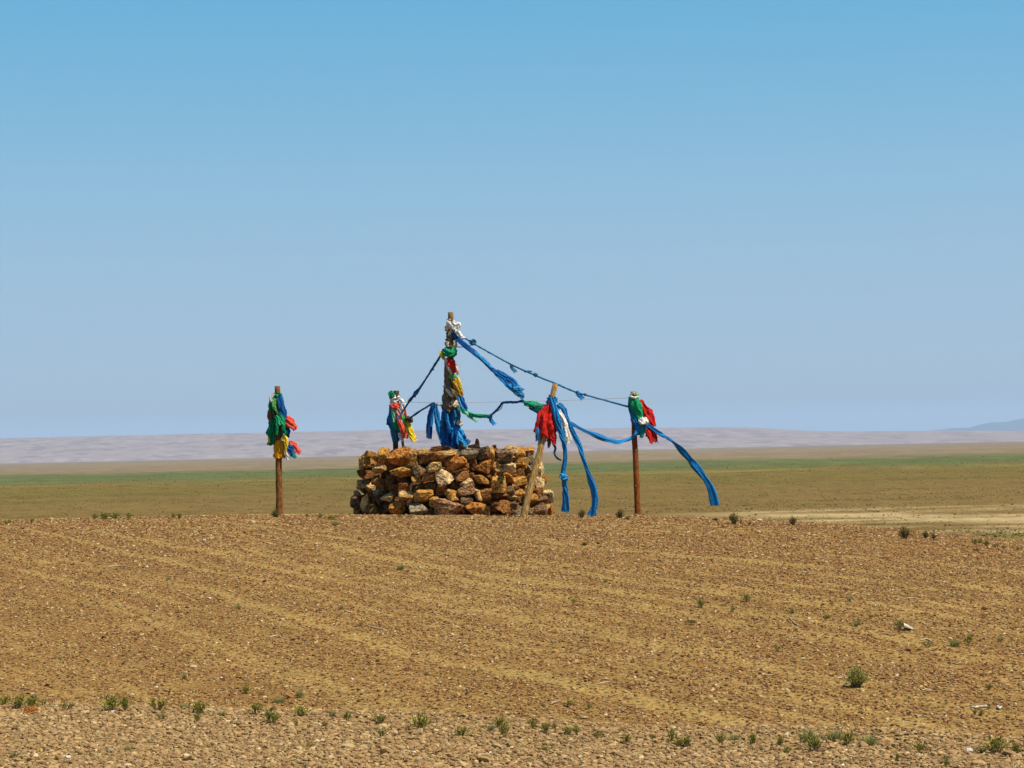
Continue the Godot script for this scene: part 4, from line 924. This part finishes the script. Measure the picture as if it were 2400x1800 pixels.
func build_plants():
	var near_herb := "small green herb with upright leafy stems along the pale gravel edge"
	var near_group := "green herbs along the pale gravel edge"
	var slope_herb := "tiny green herb alone on the brown gravel slope"
	var slope_group := "tiny green herbs on the gravel slope"
	var crest_herb := "little green sprig on the skyline of the gravel rise"
	var crest_group := "green sprigs along the skyline of the rise"
	var dark_dot := "tiny dark dry plant on the open gravel slope"
	var list := [
		[10, 1656, 24, 32, "herb", "leafy green herb in the clump behind the orange rock", "herbs in the clump behind the orange rock"], [45, 1660, 30, 36, "herb", "leafy green herb in the clump behind the orange rock", "herbs in the clump behind the orange rock"], [76, 1661, 30, 36, "herb", "leafy green herb in the clump behind the orange rock", "herbs in the clump behind the orange rock"], [101, 1656, 20, 22, "yellow", "yellowish herb at the end of the clump behind orange rock", ""],
		[155, 1666, 25, 34, "yellow", "yellow green low herb beside a thin white twig", ""], [262, 1668, 38, 52, "herb", "bushy dark green herb with a white stone at its foot", ""], [292, 1667, 32, 22, "herb", near_herb, near_group],
		[370, 1668, 32, 40, "herb", near_herb, near_group], [380, 1688, 22, 22, "yellow", "yellowish herb on the pale gravel edge", "yellowish herbs on the gravel edge"], [465, 1674, 30, 42, "herb", near_herb, near_group], [463, 1693, 22, 16, "herb", near_herb, near_group], [602, 1676, 32, 24, "herb", near_herb, near_group], [636, 1698, 34, 40, "herb", near_herb, near_group],
		[706, 1681, 24, 36, "herb", near_herb, near_group], [776, 1683, 20, 22, "yellow", "yellowish herb on the pale gravel edge", "yellowish herbs on the gravel edge"], [308, 1690, 30, 10, "dry", "thin dark upright sprig on the pale gravel", "thin dark sprigs on the pale gravel"], [695, 1707, 20, 9, "herb", near_herb, near_group], [761, 1705, 16, 11, "herb", near_herb, near_group],
		[578, 1626, 20, 22, "herb", slope_herb, slope_group], [702, 1636, 24, 22, "tuft", "pale grass tuft on the brown gravel slope", "pale grass tufts on the slope"], [656, 1648, 18, 34, "tuft", "pale grass tuft on the brown gravel slope", "pale grass tufts on the slope"], [432, 1592, 16, 16, "tuft", "pale grass tuft on the brown gravel slope", "pale grass tufts on the slope"],
		[812, 1691, 22, 24, "herb", near_herb, near_group], [890, 1698, 26, 30, "herb", near_herb, near_group], [896, 1728, 26, 30, "yellow", "yellowish herb on the pale gravel edge", "yellowish herbs on the gravel edge"], [957, 1712, 20, 16, "dry", "thin dark upright sprig on the pale gravel", "thin dark sprigs on the pale gravel"], [988, 1713, 38, 46, "herb", "stout bushy green herb, fullest of the middle gravel edge", ""], [1084, 1728, 26, 34, "herb", near_herb, near_group],
		[1173, 1706, 26, 36, "herb", near_herb, near_group], [1184, 1731, 38, 22, "herb", near_herb, near_group], [1249, 1709, 26, 18, "herb", near_herb, near_group], [1278, 1720, 28, 24, "herb", near_herb, near_group], [1300, 1712, 18, 14, "herb", near_herb, near_group], [1330, 1724, 24, 20, "herb", near_herb, near_group], [1352, 1725, 24, 18, "herb", near_herb, near_group], [1400, 1731, 18, 22, "yellow", "yellowish herb on the pale gravel edge", "yellowish herbs on the gravel edge"], [1470, 1742, 22, 20, "herb", near_herb, near_group],
		[1526, 1733, 14, 22, "yellow", "yellowish herb on the pale gravel edge", "yellowish herbs on the gravel edge"], [1575, 1742, 34, 22, "herb", near_herb, near_group], [1590, 1752, 22, 28, "herb", near_herb, near_group], [995, 1762, 28, 9, "dry", "thin dark upright sprig on the pale gravel", "thin dark sprigs on the pale gravel"], [1335, 1657, 16, 20, "herb", slope_herb, slope_group], [1380, 1662, 12, 13, "herb", slope_herb, slope_group], [1280, 1764, 18, 26, "yellow", "yellowish herb on the pale gravel edge", "yellowish herbs on the gravel edge"],
		[1608, 1751, 26, 28, "herb", near_herb, near_group], [1690, 1747, 30, 20, "herb", near_herb, near_group], [1766, 1749, 28, 28, "herb", near_herb, near_group], [1796, 1757, 14, 20, "dry", "thin dark upright sprig on the pale gravel", "thin dark sprigs on the pale gravel"], [1830, 1749, 24, 20, "herb", near_herb, near_group], [1844, 1771, 22, 20, "herb", near_herb, near_group],
		[1895, 1740, 34, 64, "tuft", "pale feathery grass tuft in the row by the green herbs", "feathery grass row at the gravel edge"], [1908, 1762, 36, 38, "herb", "leafy herb among the feathery grass row", "herbs among the feathery grass"], [1958, 1738, 32, 62, "tuft", "pale feathery grass tuft in the row by the green herbs", "feathery grass row at the gravel edge"], [1988, 1748, 34, 34, "herb", "leafy herb among the feathery grass row", "herbs among the feathery grass"], [2035, 1748, 28, 60, "tuft", "pale feathery grass tuft in the row by the green herbs", "feathery grass row at the gravel edge"], [2080, 1756, 18, 20, "dry", "thin dark upright sprig on the pale gravel", "thin dark sprigs on the pale gravel"],
		[2158, 1764, 24, 32, "herb", near_herb, near_group], [2336, 1767, 40, 52, "herb", "spreading green herb beside the white quartz lump", ""], [2382, 1768, 24, 26, "herb", near_herb, near_group], [2008, 1611, 46, 56, "shrub", "round feathery green shrub, largest plant on the gravel slope", ""], [2318, 1618, 16, 18, "herb", slope_herb, slope_group], [2218, 1800, 26, 16, "herb", near_herb, near_group], [2103, 1786, 20, 14, "herb", near_herb, near_group],
		[300, 1764, 20, 26, "tuft", "greyish grass tuft on the pale gravel", "greyish tufts on the pale gravel"], [34, 1776, 16, 22, "yellow", "yellowish herb on the pale gravel edge", "yellowish herbs on the gravel edge"], [727, 1755, 18, 20, "yellow", "yellowish herb on the pale gravel edge", "yellowish herbs on the gravel edge"], [1150, 1712, 16, 30, "tuft", "greyish grass tuft on the pale gravel", "greyish tufts on the pale gravel"], [1455, 1716, 12, 30, "tuft", "greyish grass tuft on the pale gravel", "greyish tufts on the pale gravel"], [520, 1680, 16, 34, "tuft", "greyish grass tuft on the pale gravel", "greyish tufts on the pale gravel"], [430, 1660, 14, 26, "tuft", "greyish grass tuft on the pale gravel", "greyish tufts on the pale gravel"], [1720, 1738, 18, 40, "tuft", "greyish grass tuft on the pale gravel", "greyish tufts on the pale gravel"], [2300, 1764, 18, 40, "yellow", "yellowish herb on the pale gravel edge", "yellowish herbs on the gravel edge"],
		[1643, 1424, 20, 20, "herb", "fresh green herb beside a dark one on the bare slope", "fresh herbs on the bare slope"], [1750, 1411, 20, 24, "herb", "fresh green herb beside a dark one on the bare slope", "fresh herbs on the bare slope"], [1716, 1434, 14, 16, "yellow", "faded yellow herb on the brown slope", "faded yellow herbs on the slope"], [1617, 1464, 14, 18, "herb", slope_herb, slope_group], [1855, 1438, 14, 22, "yellow", "faded yellow herb on the brown slope", "faded yellow herbs on the slope"], [1936, 1452, 12, 24, "herb", slope_herb, slope_group], [2010, 1468, 18, 26, "tuft", "pale grass tuft on the brown gravel slope", "pale grass tufts on the slope"], [2042, 1450, 11, 12, "herb", slope_herb, slope_group],
		[2170, 1444, 14, 18, "dry", "rusty dry little plant above the bleached bone", ""], [2109, 1474, 20, 24, "herb", "dark leafy herb growing against the bleached bone", ""], [1375, 1479, 11, 12, "dry", dark_dot, "tiny dark plants on the slope"], [1863, 1554, 9, 13, "dry", dark_dot, "tiny dark plants on the slope"], [2271, 1509, 20, 20, "herb", "dark herb beside a yellow grass tuft on the slope", ""], [2238, 1515, 20, 36, "tuft", "yellow grass tuft beside a dark herb on the slope", ""], [2176, 1517, 14, 26, "yellow", "faded yellow herb on the brown slope", "faded yellow herbs on the slope"], [2345, 1505, 14, 20, "yellow", "faded yellow herb on the brown slope", "faded yellow herbs on the slope"], [1822, 1527, 16, 16, "yellow", "faded yellow herb on the brown slope", "faded yellow herbs on the slope"],
		[940, 1336, 16, 28, "tuft", "grass tuft alone on the slope in front of the cairn", ""], [505, 1363, 10, 18, "dry", dark_dot, "tiny dark plants on the slope"], [558, 1428, 13, 20, "tuft", "pale grass tuft on the brown gravel slope", "pale grass tufts on the slope"], [786, 1562, 9, 16, "dry", dark_dot, "tiny dark plants on the slope"], [847, 1467, 10, 18, "yellow", "faded yellow herb on the brown slope", "faded yellow herbs on the slope"], [800, 1428, 10, 18, "tuft", "pale grass tuft on the brown gravel slope", "pale grass tufts on the slope"], [395, 1360, 10, 16, "tuft", "pale grass tuft on the brown gravel slope", "pale grass tufts on the slope"], [1420, 1365, 12, 14, "tuft", "pale grass tuft on the brown gravel slope", "pale grass tufts on the slope"], [1345, 1412, 10, 12, "herb", slope_herb, slope_group], [1770, 1535, 16, 6, "dry", dark_dot, "tiny dark plants on the slope"], [1812, 1586, 16, 6, "dry", dark_dot, "tiny dark plants on the slope"], [1990, 1410, 14, 14, "tuft", "pale grass tuft on the brown gravel slope", "pale grass tufts on the slope"], [140, 1548, 12, 14, "tuft", "pale grass tuft on the brown gravel slope", "pale grass tufts on the slope"], [192, 1578, 8, 10, "dry", dark_dot, "tiny dark plants on the slope"],
		[2285, 1675, 13, 12, "herb", "small dark herb in front of the white bone", "dark herbs in front of the white bone"], [2300, 1678, 13, 14, "herb", "small dark herb in front of the white bone", "dark herbs in front of the white bone"], [2318, 1662, 8, 12, "herb", "tiny dark herb at the end of the white bone", ""],
		[222, 1219, 15, 16, "herb", crest_herb, crest_group], [245, 1217, 17, 26, "herb", crest_herb, crest_group], [270, 1217, 16, 26, "herb", crest_herb, crest_group], [302, 1219, 20, 12, "herb", crest_herb, crest_group], [407, 1215, 12, 14, "herb", crest_herb, crest_group], [421, 1215, 14, 14, "herb", crest_herb, crest_group], [75, 1226, 12, 11, "herb", crest_herb, crest_group], [20, 1228, 10, 22, "herb", crest_herb, crest_group],
		[646, 1213, 22, 28, "bush", "brown scrub bush at the foot of the lone pole", ""], [719, 1214, 12, 9, "herb", crest_herb, crest_group], [752, 1215, 12, 11, "herb", crest_herb, crest_group], [776, 1218, 11, 22, "herb", crest_herb, crest_group], [786, 1234, 16, 26, "tuft", "yellow green grass tuft between lone pole and cairn", ""], [940, 1213, 8, 20, "yellow", "low yellow herb at the foot of the cairn", "low yellow herbs at the foot of the cairn"], [960, 1213, 8, 18, "yellow", "low yellow herb at the foot of the cairn", "low yellow herbs at the foot of the cairn"],
		[1364, 1214, 22, 26, "bush", "round scrub bush touched by the trailing blue scarf tip", ""], [1453, 1215, 24, 30, "bush", "round dark scrub bush beside the red brown pole", ""], [1470, 1218, 8, 18, "bush", "flat low scrub at the foot of red brown pole", ""], [1370, 1279, 10, 20, "bush", "small low bush on the slope under the trailing scarf", ""],
		[1720, 1229, 30, 32, "bush", "dark brown twiggy bush on the skyline past the flying streamer", ""], [1736, 1230, 18, 16, "dry", "rusty twig plant against the dark brown skyline bush", ""], [1757, 1231, 9, 10, "bush", "tiny brown bush next to the twiggy skyline bush", ""], [1676, 1221, 9, 20, "bush", "low grey bush on the skyline under the streamer tip", ""], [1858, 1231, 22, 28, "bush", "olive bush on the skyline before the pale tracks", ""], [1966, 1243, 10, 12, "dry", "faint dry sprig on the skyline", "faint dry sprigs on the skyline"], [2018, 1250, 15, 10, "dry", "faint dry sprig on the skyline", "faint dry sprigs on the skyline"],
		[2121, 1264, 36, 38, "bush", "tallest olive bush on the skyline of the rise", ""], [2170, 1262, 20, 24, "bush", "brown bush of the pair beside the tallest skyline bush", "pair of brown skyline bushes"], [2189, 1264, 16, 18, "bush", "brown bush of the pair beside the tallest skyline bush", "pair of brown skyline bushes"], [2283, 1277, 16, 14, "herb", crest_herb, crest_group], [2297, 1278, 16, 11, "herb", crest_herb, crest_group], [2312, 1281, 16, 16, "herb", crest_herb, crest_group], [2291, 1292, 13, 26, "dry", "rusty low plant under the green skyline sprigs", ""], [2335, 1284, 10, 14, "herb", crest_herb, crest_group], [2352, 1286, 8, 12, "herb", crest_herb, crest_group], [2386, 1290, 9, 14, "herb", crest_herb, crest_group]]
	var i := 0
	for e in list:
		i += 1
		if e[6] == near_group:
			var look := "narrow upright green herb" if e[3] < e[2] * 0.85 else ("low wide green herb" if e[3] > e[2] * 1.25 else "rounded green herb")
			var big := "tiny " if e[2] < 22 else ("tall " if e[2] >= 32 else "")
			e[5] = big + look + " along the pale gravel edge"
			e[6] = big + look + " plants along the gravel edge"
		elif e[6] == crest_group:
			var big := "tallest" if e[2] >= 17 else ("small" if e[2] >= 13 else "tiny")
			var way := "wide" if e[3] > e[2] * 1.2 else "upright"
			e[5] = "%s %s green sprig on the skyline of the gravel rise" % [big, way]
			e[6] = "%s %s sprigs along the skyline" % [big, way]
		plant(e[0], e[1], e[2], e[3], e[4], e[5], e[6], i)

# ------------------------------------------------------------------ gravel and litter
func build_gravel():
	var rng := RandomNumberGenerator.new()
	rng.seed = 99
	var root := Node3D.new()
	root.name = "gravel"
	root.set_meta("kind", "stuff")
	tag(root, "loose brown, red and cream gravel strewn over the rise", "gravel")
	add_child(root)
	var pal := [Vector3(0.27, 0.135, 0.055), Vector3(0.22, 0.098, 0.042), Vector3(0.33, 0.19, 0.075), Vector3(0.40, 0.255, 0.105), Vector3(0.43, 0.30, 0.145), Vector3(0.155, 0.072, 0.035), Vector3(0.29, 0.155, 0.085), Vector3(0.55, 0.43, 0.26), Vector3(0.10, 0.050, 0.030)]
	var wts := [0.22, 0.38, 0.56, 0.70, 0.79, 0.89, 0.94, 0.962, 1.0]
	var shapes := []
	var buffers := []
	for k in 5:
		shapes.append(rock_mesh(100 + k, 2, 0.02))
		buffers.append(PackedFloat32Array())
	var count := 0
	var d := 10.4
	while d < 41.0:
		var step := 0.10
		var half := 0.262 * d + 1.3
		var e0 := 13.3
		var dens := 2100.0 if d < 16.0 else lerpf(950.0, 480.0, clampf((d - 16.0) / 20.0, 0, 1))
		var n := int(dens * step * 2.0 * half)
		for i in n:
			var x := rng.randf_range(-half, half)
			var dd := d + rng.randf() * step
			var e := shelf_edge(x)
			var near := dd < e + 0.2 + 0.7 * rng.randfn() * 0.6
			var s := sandy(x, dd)
			if not near and rng.randf() < s * 0.75: continue
			if not near and dd < 16.5 and rng.randf() < 0.5: continue
			var size := 0.005 + 0.010 * pow(rng.randf(), 2.0)
			if near: size = 0.006 + 0.014 * pow(rng.randf(), 2.4)
			if rng.randf() < 0.009: size *= 1.9
			size *= 1.0 + 0.4 * smoothstep(20.0, 36.0, dd)
			var b := Basis.from_euler(Vector3(rng.randf_range(-0.5, 0.5), rng.randf() * TAU, rng.randf_range(-0.5, 0.5))) * Basis.from_scale(Vector3(size * rng.randf_range(1.4, 2.8), size * rng.randf_range(0.7, 1.25), size * rng.randf_range(1.1, 2.0)))
			var y := gh(x, dd) + size * 0.28
			var r := rng.randf()
			var ci := 0
			while r > wts[ci]: ci += 1
			var c: Vector3 = pal[ci] * Vector3(0.85, 0.87, 0.84) * rng.randf_range(0.8, 1.2)
			if near: c = c.lerp(Vector3(0.40, 0.285, 0.135), 0.35) * rng.randf_range(0.72, 1.12)
			var buf: PackedFloat32Array = buffers[count % 5]
			buf.append_array([b.x.x, b.y.x, b.z.x, x, b.x.y, b.y.y, b.z.y, y, b.x.z, b.y.z, b.z.z, -dd, c.x, c.y, c.z, 1.0])
			buffers[count % 5] = buf
			count += 1
		d += step
	for k in 5:
		var mm := MultiMesh.new()
		mm.transform_format = MultiMesh.TRANSFORM_3D
		mm.use_colors = true
		mm.mesh = shapes[k]
		mm.instance_count = buffers[k].size() / 16
		mm.buffer = buffers[k]
		var o := MultiMeshInstance3D.new()
		o.name = "pebbles"
		o.multimesh = mm
		o.material_override = M.pebble
		o.set_meta("kind", "stuff")
		root.add_child(o, true)
	print("pebbles ", count)

func build_scrub():
	var rng := RandomNumberGenerator.new()
	rng.seed = 17
	var proto: Array = plant_proto("bush", 9)
	var grass: Array = plant_proto("tuft", 9)
	for kind in 2:
		var buf := PackedFloat32Array()
		var n := 4200 if kind == 0 else 60000
		for i in n:
			# even in screen height rather than in depth, so that near scrub is sparse and far scrub is dense
			var row := rng.randf_range(9.0, 250.0) if kind == 0 else rng.randf_range(44.0, 250.0)
			var dd := 8.0 * F / row
			var x := rng.randf_range(-0.30, 0.30) * dd
			if dd > 1150.0 and rng.randf() < 0.7: continue
			var h := (0.05 + 0.17 * pow(rng.randf(), 2.0)) if kind == 0 else rng.randf_range(0.05, 0.14)
			h *= 1.0 + smoothstep(350.0, 900.0, dd)
			if kind == 1 and noise.get_noise_2d(x * 0.6, dd * 1.8) < -0.02: continue
			if rng.randf() < 0.85 * track_mask(x, dd): continue
			var w := h * rng.randf_range(1.3, 2.6)
			var a := rng.randf() * TAU
			var c := Vector3.ONE * rng.randf_range(0.5, 1.2) if kind == 0 else Vector3(1.0, 0.95, 0.7) * rng.randf_range(0.55, 1.25)
			buf.append_array([w * cos(a), 0.0, w * sin(a), x, 0.0, h, 0.0, gh(x, dd) - 0.01, -w * sin(a), 0.0, w * cos(a), -dd, c.x, c.y, c.z, 1.0])
		var mm := MultiMesh.new()
		mm.transform_format = MultiMesh.TRANSFORM_3D
		mm.use_colors = true
		mm.mesh = proto[0] if kind == 0 else grass[0]
		mm.instance_count = buf.size() / 16
		mm.buffer = buf
		var o := MultiMeshInstance3D.new()
		o.name = "scrub" if kind == 0 else "steppe_grass"
		o.multimesh = mm
		o.material_override = M.leaf
		o.set_meta("kind", "stuff")
		tag(o, "dark low scrub dotting the plain behind the rise" if kind == 0 else "sparse dry grass covering the plain behind the rise", "scrub" if kind == 0 else "grass")
		add_child(o)

func build_litter():
	var rng := RandomNumberGenerator.new()
	rng.seed = 5
	# rocks lying by themselves
	var p := ground_at(72, 1674)
	var o := mesh_node("orange_rock", rocks[3], M.stone_orange)
	o.position = p + Vector3(0, 0.022, 0)
	o.scale = Vector3(0.095, 0.066, 0.08)
	tag(o, "fist-sized orange rock in front of the leafy herb clump", "rock")
	p = ground_at(2272, 1766)
	o = mesh_node("quartz_lump", rocks[5], M.white_stone)
	o.position = p + Vector3(0, 0.015, 0)
	o.scale = Vector3(0.034, 0.032, 0.03)
	tag(o, "white quartz lump beside the spreading green herb", "rock")
	p = ground_at(265, 1671)
	o = mesh_node("quartz_lump", rocks[6], M.white_stone)
	o.position = p + Vector3(0, 0.008, 0)
	o.scale = Vector3(0.03, 0.018, 0.025)
	tag(o, "flat white stone at the foot of the bushy dark herb", "rock")
	var whites := [[366, 1612, 8], [519, 1590, 7], [344, 1330, 9], [984, 1332, 11], [492, 1404, 8], [38, 1447, 6], [970, 1766, 11], [1150, 1767, 10], [1138, 1769, 7], [903, 1607, 6], [826, 1593, 8], [480, 1268, 10], [398, 1717, 9], [1595, 1455, 7], [1903, 1458, 7], [440, 1395, 6], [1977, 1765, 8], [2097, 1776, 10], [1898, 1790, 11], [1975, 1795, 10], [1631, 1771, 12], [1200, 1725, 7], [2102, 1584, 8], [160, 1778, 14], [70, 1686, 7], [125, 1704, 8]]
	for w in whites:
		p = ground_at(w[0], w[1])
		var k: float = w[2] * -p.z / F
		o = mesh_node("white_pebble", rocks[rng.randi() % rocks.size()], M.white_stone)
		o.position = p + Vector3(0, k * 0.22, 0)
		o.scale = Vector3(k, k * 0.6, k * 0.9)
		o.rotation.y = rng.randf() * TAU
		var how := "speck-sized" if w[2] < 8 else ("small" if w[2] < 10 else "larger")
		var where := "on the pale gravel edge" if w[1] > 1690 else ("on the far part of the slope" if w[1] < 1470 else "on the brown slope by the herbs")
		tag(o, "%s white pebble %s" % [how, where], "pebble", "%s white pebbles %s" % [how, where])
	# bleached bone: an open curved shell
	var pb := ground_at(2126, 1478)
	var kb := -pb.z / F
	var rows := []
	for i in 15:
		var t := float(i) / 14.0
		var c := Vector3(lerpf(-9.0, 15.0, t), lerpf(15.0, 2.0, t * t * 0.4 + t * 0.6), 0) * kb
		var r := lerpf(8.5, 2.6, pow(t, 1.6)) * kb
		var row := PackedVector3Array()
		for k in 13:
			var q := lerpf(-0.15 * PI, 1.05 * PI, k / 12.0)
			var rr := r * (1.0 + 0.12 * fine.get_noise_2d(i * 30.0, k * 50.0)) * (1.0 if t < 0.75 else lerpf(1.0, 1.25, sin((t - 0.75) * 4.0 * PI)))
			row.append(c + Vector3(0.35 * cos(q) * rr * 0.3, sin(q) * rr * 0.85 - r * 0.35, cos(q) * rr * 1.1))
		rows.append(row)
	var shell := grid(rows, false)
	var root := thing("bleached_bone", pb, "bleached hollow bone lying by a dark leafy herb", "bone")
	mesh_node("shell", shell, M.bone, root)
	var knob := mesh_node("knob", rocks[2], M.bone, root)
	knob.position = Vector3(14.5, 3.0, 0) * kb
	knob.scale = Vector3(9, 7, 9) * kb
	var flesh := mesh_node("marrow", cloth_local([[Vector3(-6, 8, 2) * kb, 9 * kb, 6 * kb], [Vector3(2, 5, 3) * kb, 9 * kb, 6 * kb], [Vector3(10, 2, 3) * kb, 5 * kb, 4 * kb]]), M.stone_umber, root)
	flesh.set_meta("label", "dark brown inside of the bone")
	# white long bone and its fragment
	stick("white_bone", "long white bone lying level on the gravel slope", "bone", [[2275, 1660, 4], [2285, 1662, 6], [2296, 1660, 6], [2313, 1659, 6]], M.bone)
	stick("white_bone", "broken white bone piece near the long white bone", "bone", [[2338, 1659, 6], [2342, 1664, 7], [2348, 1659, 4]], M.bone)
	var tw := "bleached dry twig lying on the brown gravel slope"
	for s in [[[2067, 1486], [2076, 1487], [2091, 1491]], [[1850, 1448], [1862, 1462], [1880, 1472]], [[1790, 1584], [1800, 1585], [1814, 1583]], [[2158, 1502], [2172, 1500], [2184, 1505]], [[2126, 1404], [2140, 1404], [2154, 1405]], [[1400, 1605], [1425, 1601], [1440, 1602]], [[1290, 1652], [1308, 1646], [1330, 1650]], [[2146, 1678], [2160, 1679], [2174, 1682]], [[2098, 1732], [2110, 1734], [2126, 1733]], [[1962, 1592], [1976, 1590], [1990, 1593]], [[2160, 1620], [2175, 1618], [2190, 1622]], [[252, 1330], [280, 1328], [310, 1331]], [[860, 1467], [880, 1474], [900, 1476]], [[630, 1495], [650, 1492], [660, 1496]]]:
		stick("dry_twig", tw, "twig", [[s[0][0], s[0][1], 2.2], [s[1][0], s[1][1], 3.2], [s[2][0], s[2][1], 1.6]], M.twig, "bleached twigs on the slope")
	var pt := ground_at(124, 1658)
	var mesh := cloth_local([[Vector3(-0.005, -0.01, 0), 0.006, 0.006], [Vector3(0.002, 0.02, 0), 0.006, 0.006], [Vector3(0.006, 0.045, 0), 0.004, 0.004]])
	var t2 := mesh_node("dry_twig", mesh, M.bone)
	t2.position = pt
	tag(t2, "thin white twig standing between herb clump and yellow herb", "twig")

func cloth_local(pts: Array) -> ArrayMesh:
	var path := smooth_path(pts, 12)
	var rows := []
	for i in 13:
		var a: Vector3 = path[maxi(i - 1, 0)][0]
		var b: Vector3 = path[mini(i + 1, 12)][0]
		var T := (b - a).normalized()
		var S := T.cross(Vector3(0, 0, 1)).normalized()
		var N := S.cross(T)
		var row := PackedVector3Array()
		for k in 8:
			var q := TAU * k / 8.0
			row.append(path[i][0] + S * cos(q) * path[i][1] * 0.5 * (1.0 + 0.3 * fine.get_noise_2d(i * 40.0, k * 40.0)) + N * sin(q) * path[i][2] * 0.5)
		rows.append(row)
	return grid(rows, true, true)

func stick(called, label, category, pts, mat, group = ""):
	var world := []
	var first := Vector3.ZERO
	for q in pts:
		var p := ground_at(q[0], q[1])
		var w: float = q[2] * -p.z / F
		if world.is_empty(): first = p
		world.append([p - first + Vector3(0, w * 0.45 + 0.004, 0), w, w])
	var o := mesh_node(called, cloth_local(world), mat)
	o.position = first
	tag(o, label, category, group)

# ------------------------------------------------------------------ main
func _ready():
	# camera
	cb = Basis(Vector3(1, 0, 0), atan(156.0 / F)) * Basis(Vector3(0, 0, 1), deg_to_rad(-1.25))
	var cam := Camera3D.new()
	cam.name = "camera"
	cam.fov = rad_to_deg(2.0 * atan(900.0 / F))
	cam.near = 0.1
	cam.far = 80000.0
	cam.transform = Transform3D(cb, Vector3(0, CAMY, 0))
	add_child(cam)
	cam.current = true
	# sky and air
	var sky := PanoramaSkyMaterial.new()
	sky.panorama = clear_sky()
	var env := Environment.new()
	env.background_mode = Environment.BG_SKY
	env.sky = Sky.new()
	env.sky.sky_material = sky
	env.tonemap_mode = Environment.TONE_MAPPER_LINEAR
	env.tonemap_exposure = EXPOSURE
	env.fog_enabled = true
	env.fog_density = 0.00005
	env.fog_light_color = Color(0.80, 0.88, 0.98)
	env.sdfgi_enabled = true
	env.ssao_enabled = true
	env.ssil_enabled = true
	var we := WorldEnvironment.new()
	we.name = "world"
	we.environment = env
	add_child(we)
	# sun: high on the right, a little behind the camera
	var sun := DirectionalLight3D.new()
	sun.name = "sun"
	sun.light_energy = 1.6
	sun.light_color = Color(1.0, 0.955, 0.88)
	sun.light_angular_distance = 0.5
	sun.shadow_enabled = true
	add_child(sun)
	sun.look_at_from_position(Vector3.ZERO, -Vector3(0.66, 1.22, 0.38), Vector3.UP)

	noise.seed = 11
	noise.frequency = 0.02
	noise.fractal_octaves = 3
	fine.seed = 23
	fine.frequency = 0.03
	fine.fractal_octaves = 3
	rough.seed = 31
	rough.frequency = 0.02
	rough.fractal_octaves = 5
	materials()
	print("materials ", Time.get_ticks_msec())
	build_ground()
	print("ground ", Time.get_ticks_msec())
	build_ridge("hills", 9500.0, 12500.0, 70, 420, 5200.0, ridge_height, ridge_color, M.hill, 0.0)
	build_ridge("mountain", 24000.0, 26500.0, 12, 220, 9000.0, mountain_height, func(_x, _t, _h): return Vector3.ONE, M.mountain, -3.0)
	build_cairn()
	print("cairn ", Time.get_ticks_msec())
	build_poles()
	print("poles ", Time.get_ticks_msec())
	build_plants()
	build_litter()
	print("plants ", Time.get_ticks_msec())
	build_gravel()
	build_scrub()
	print("done ", Time.get_ticks_msec())
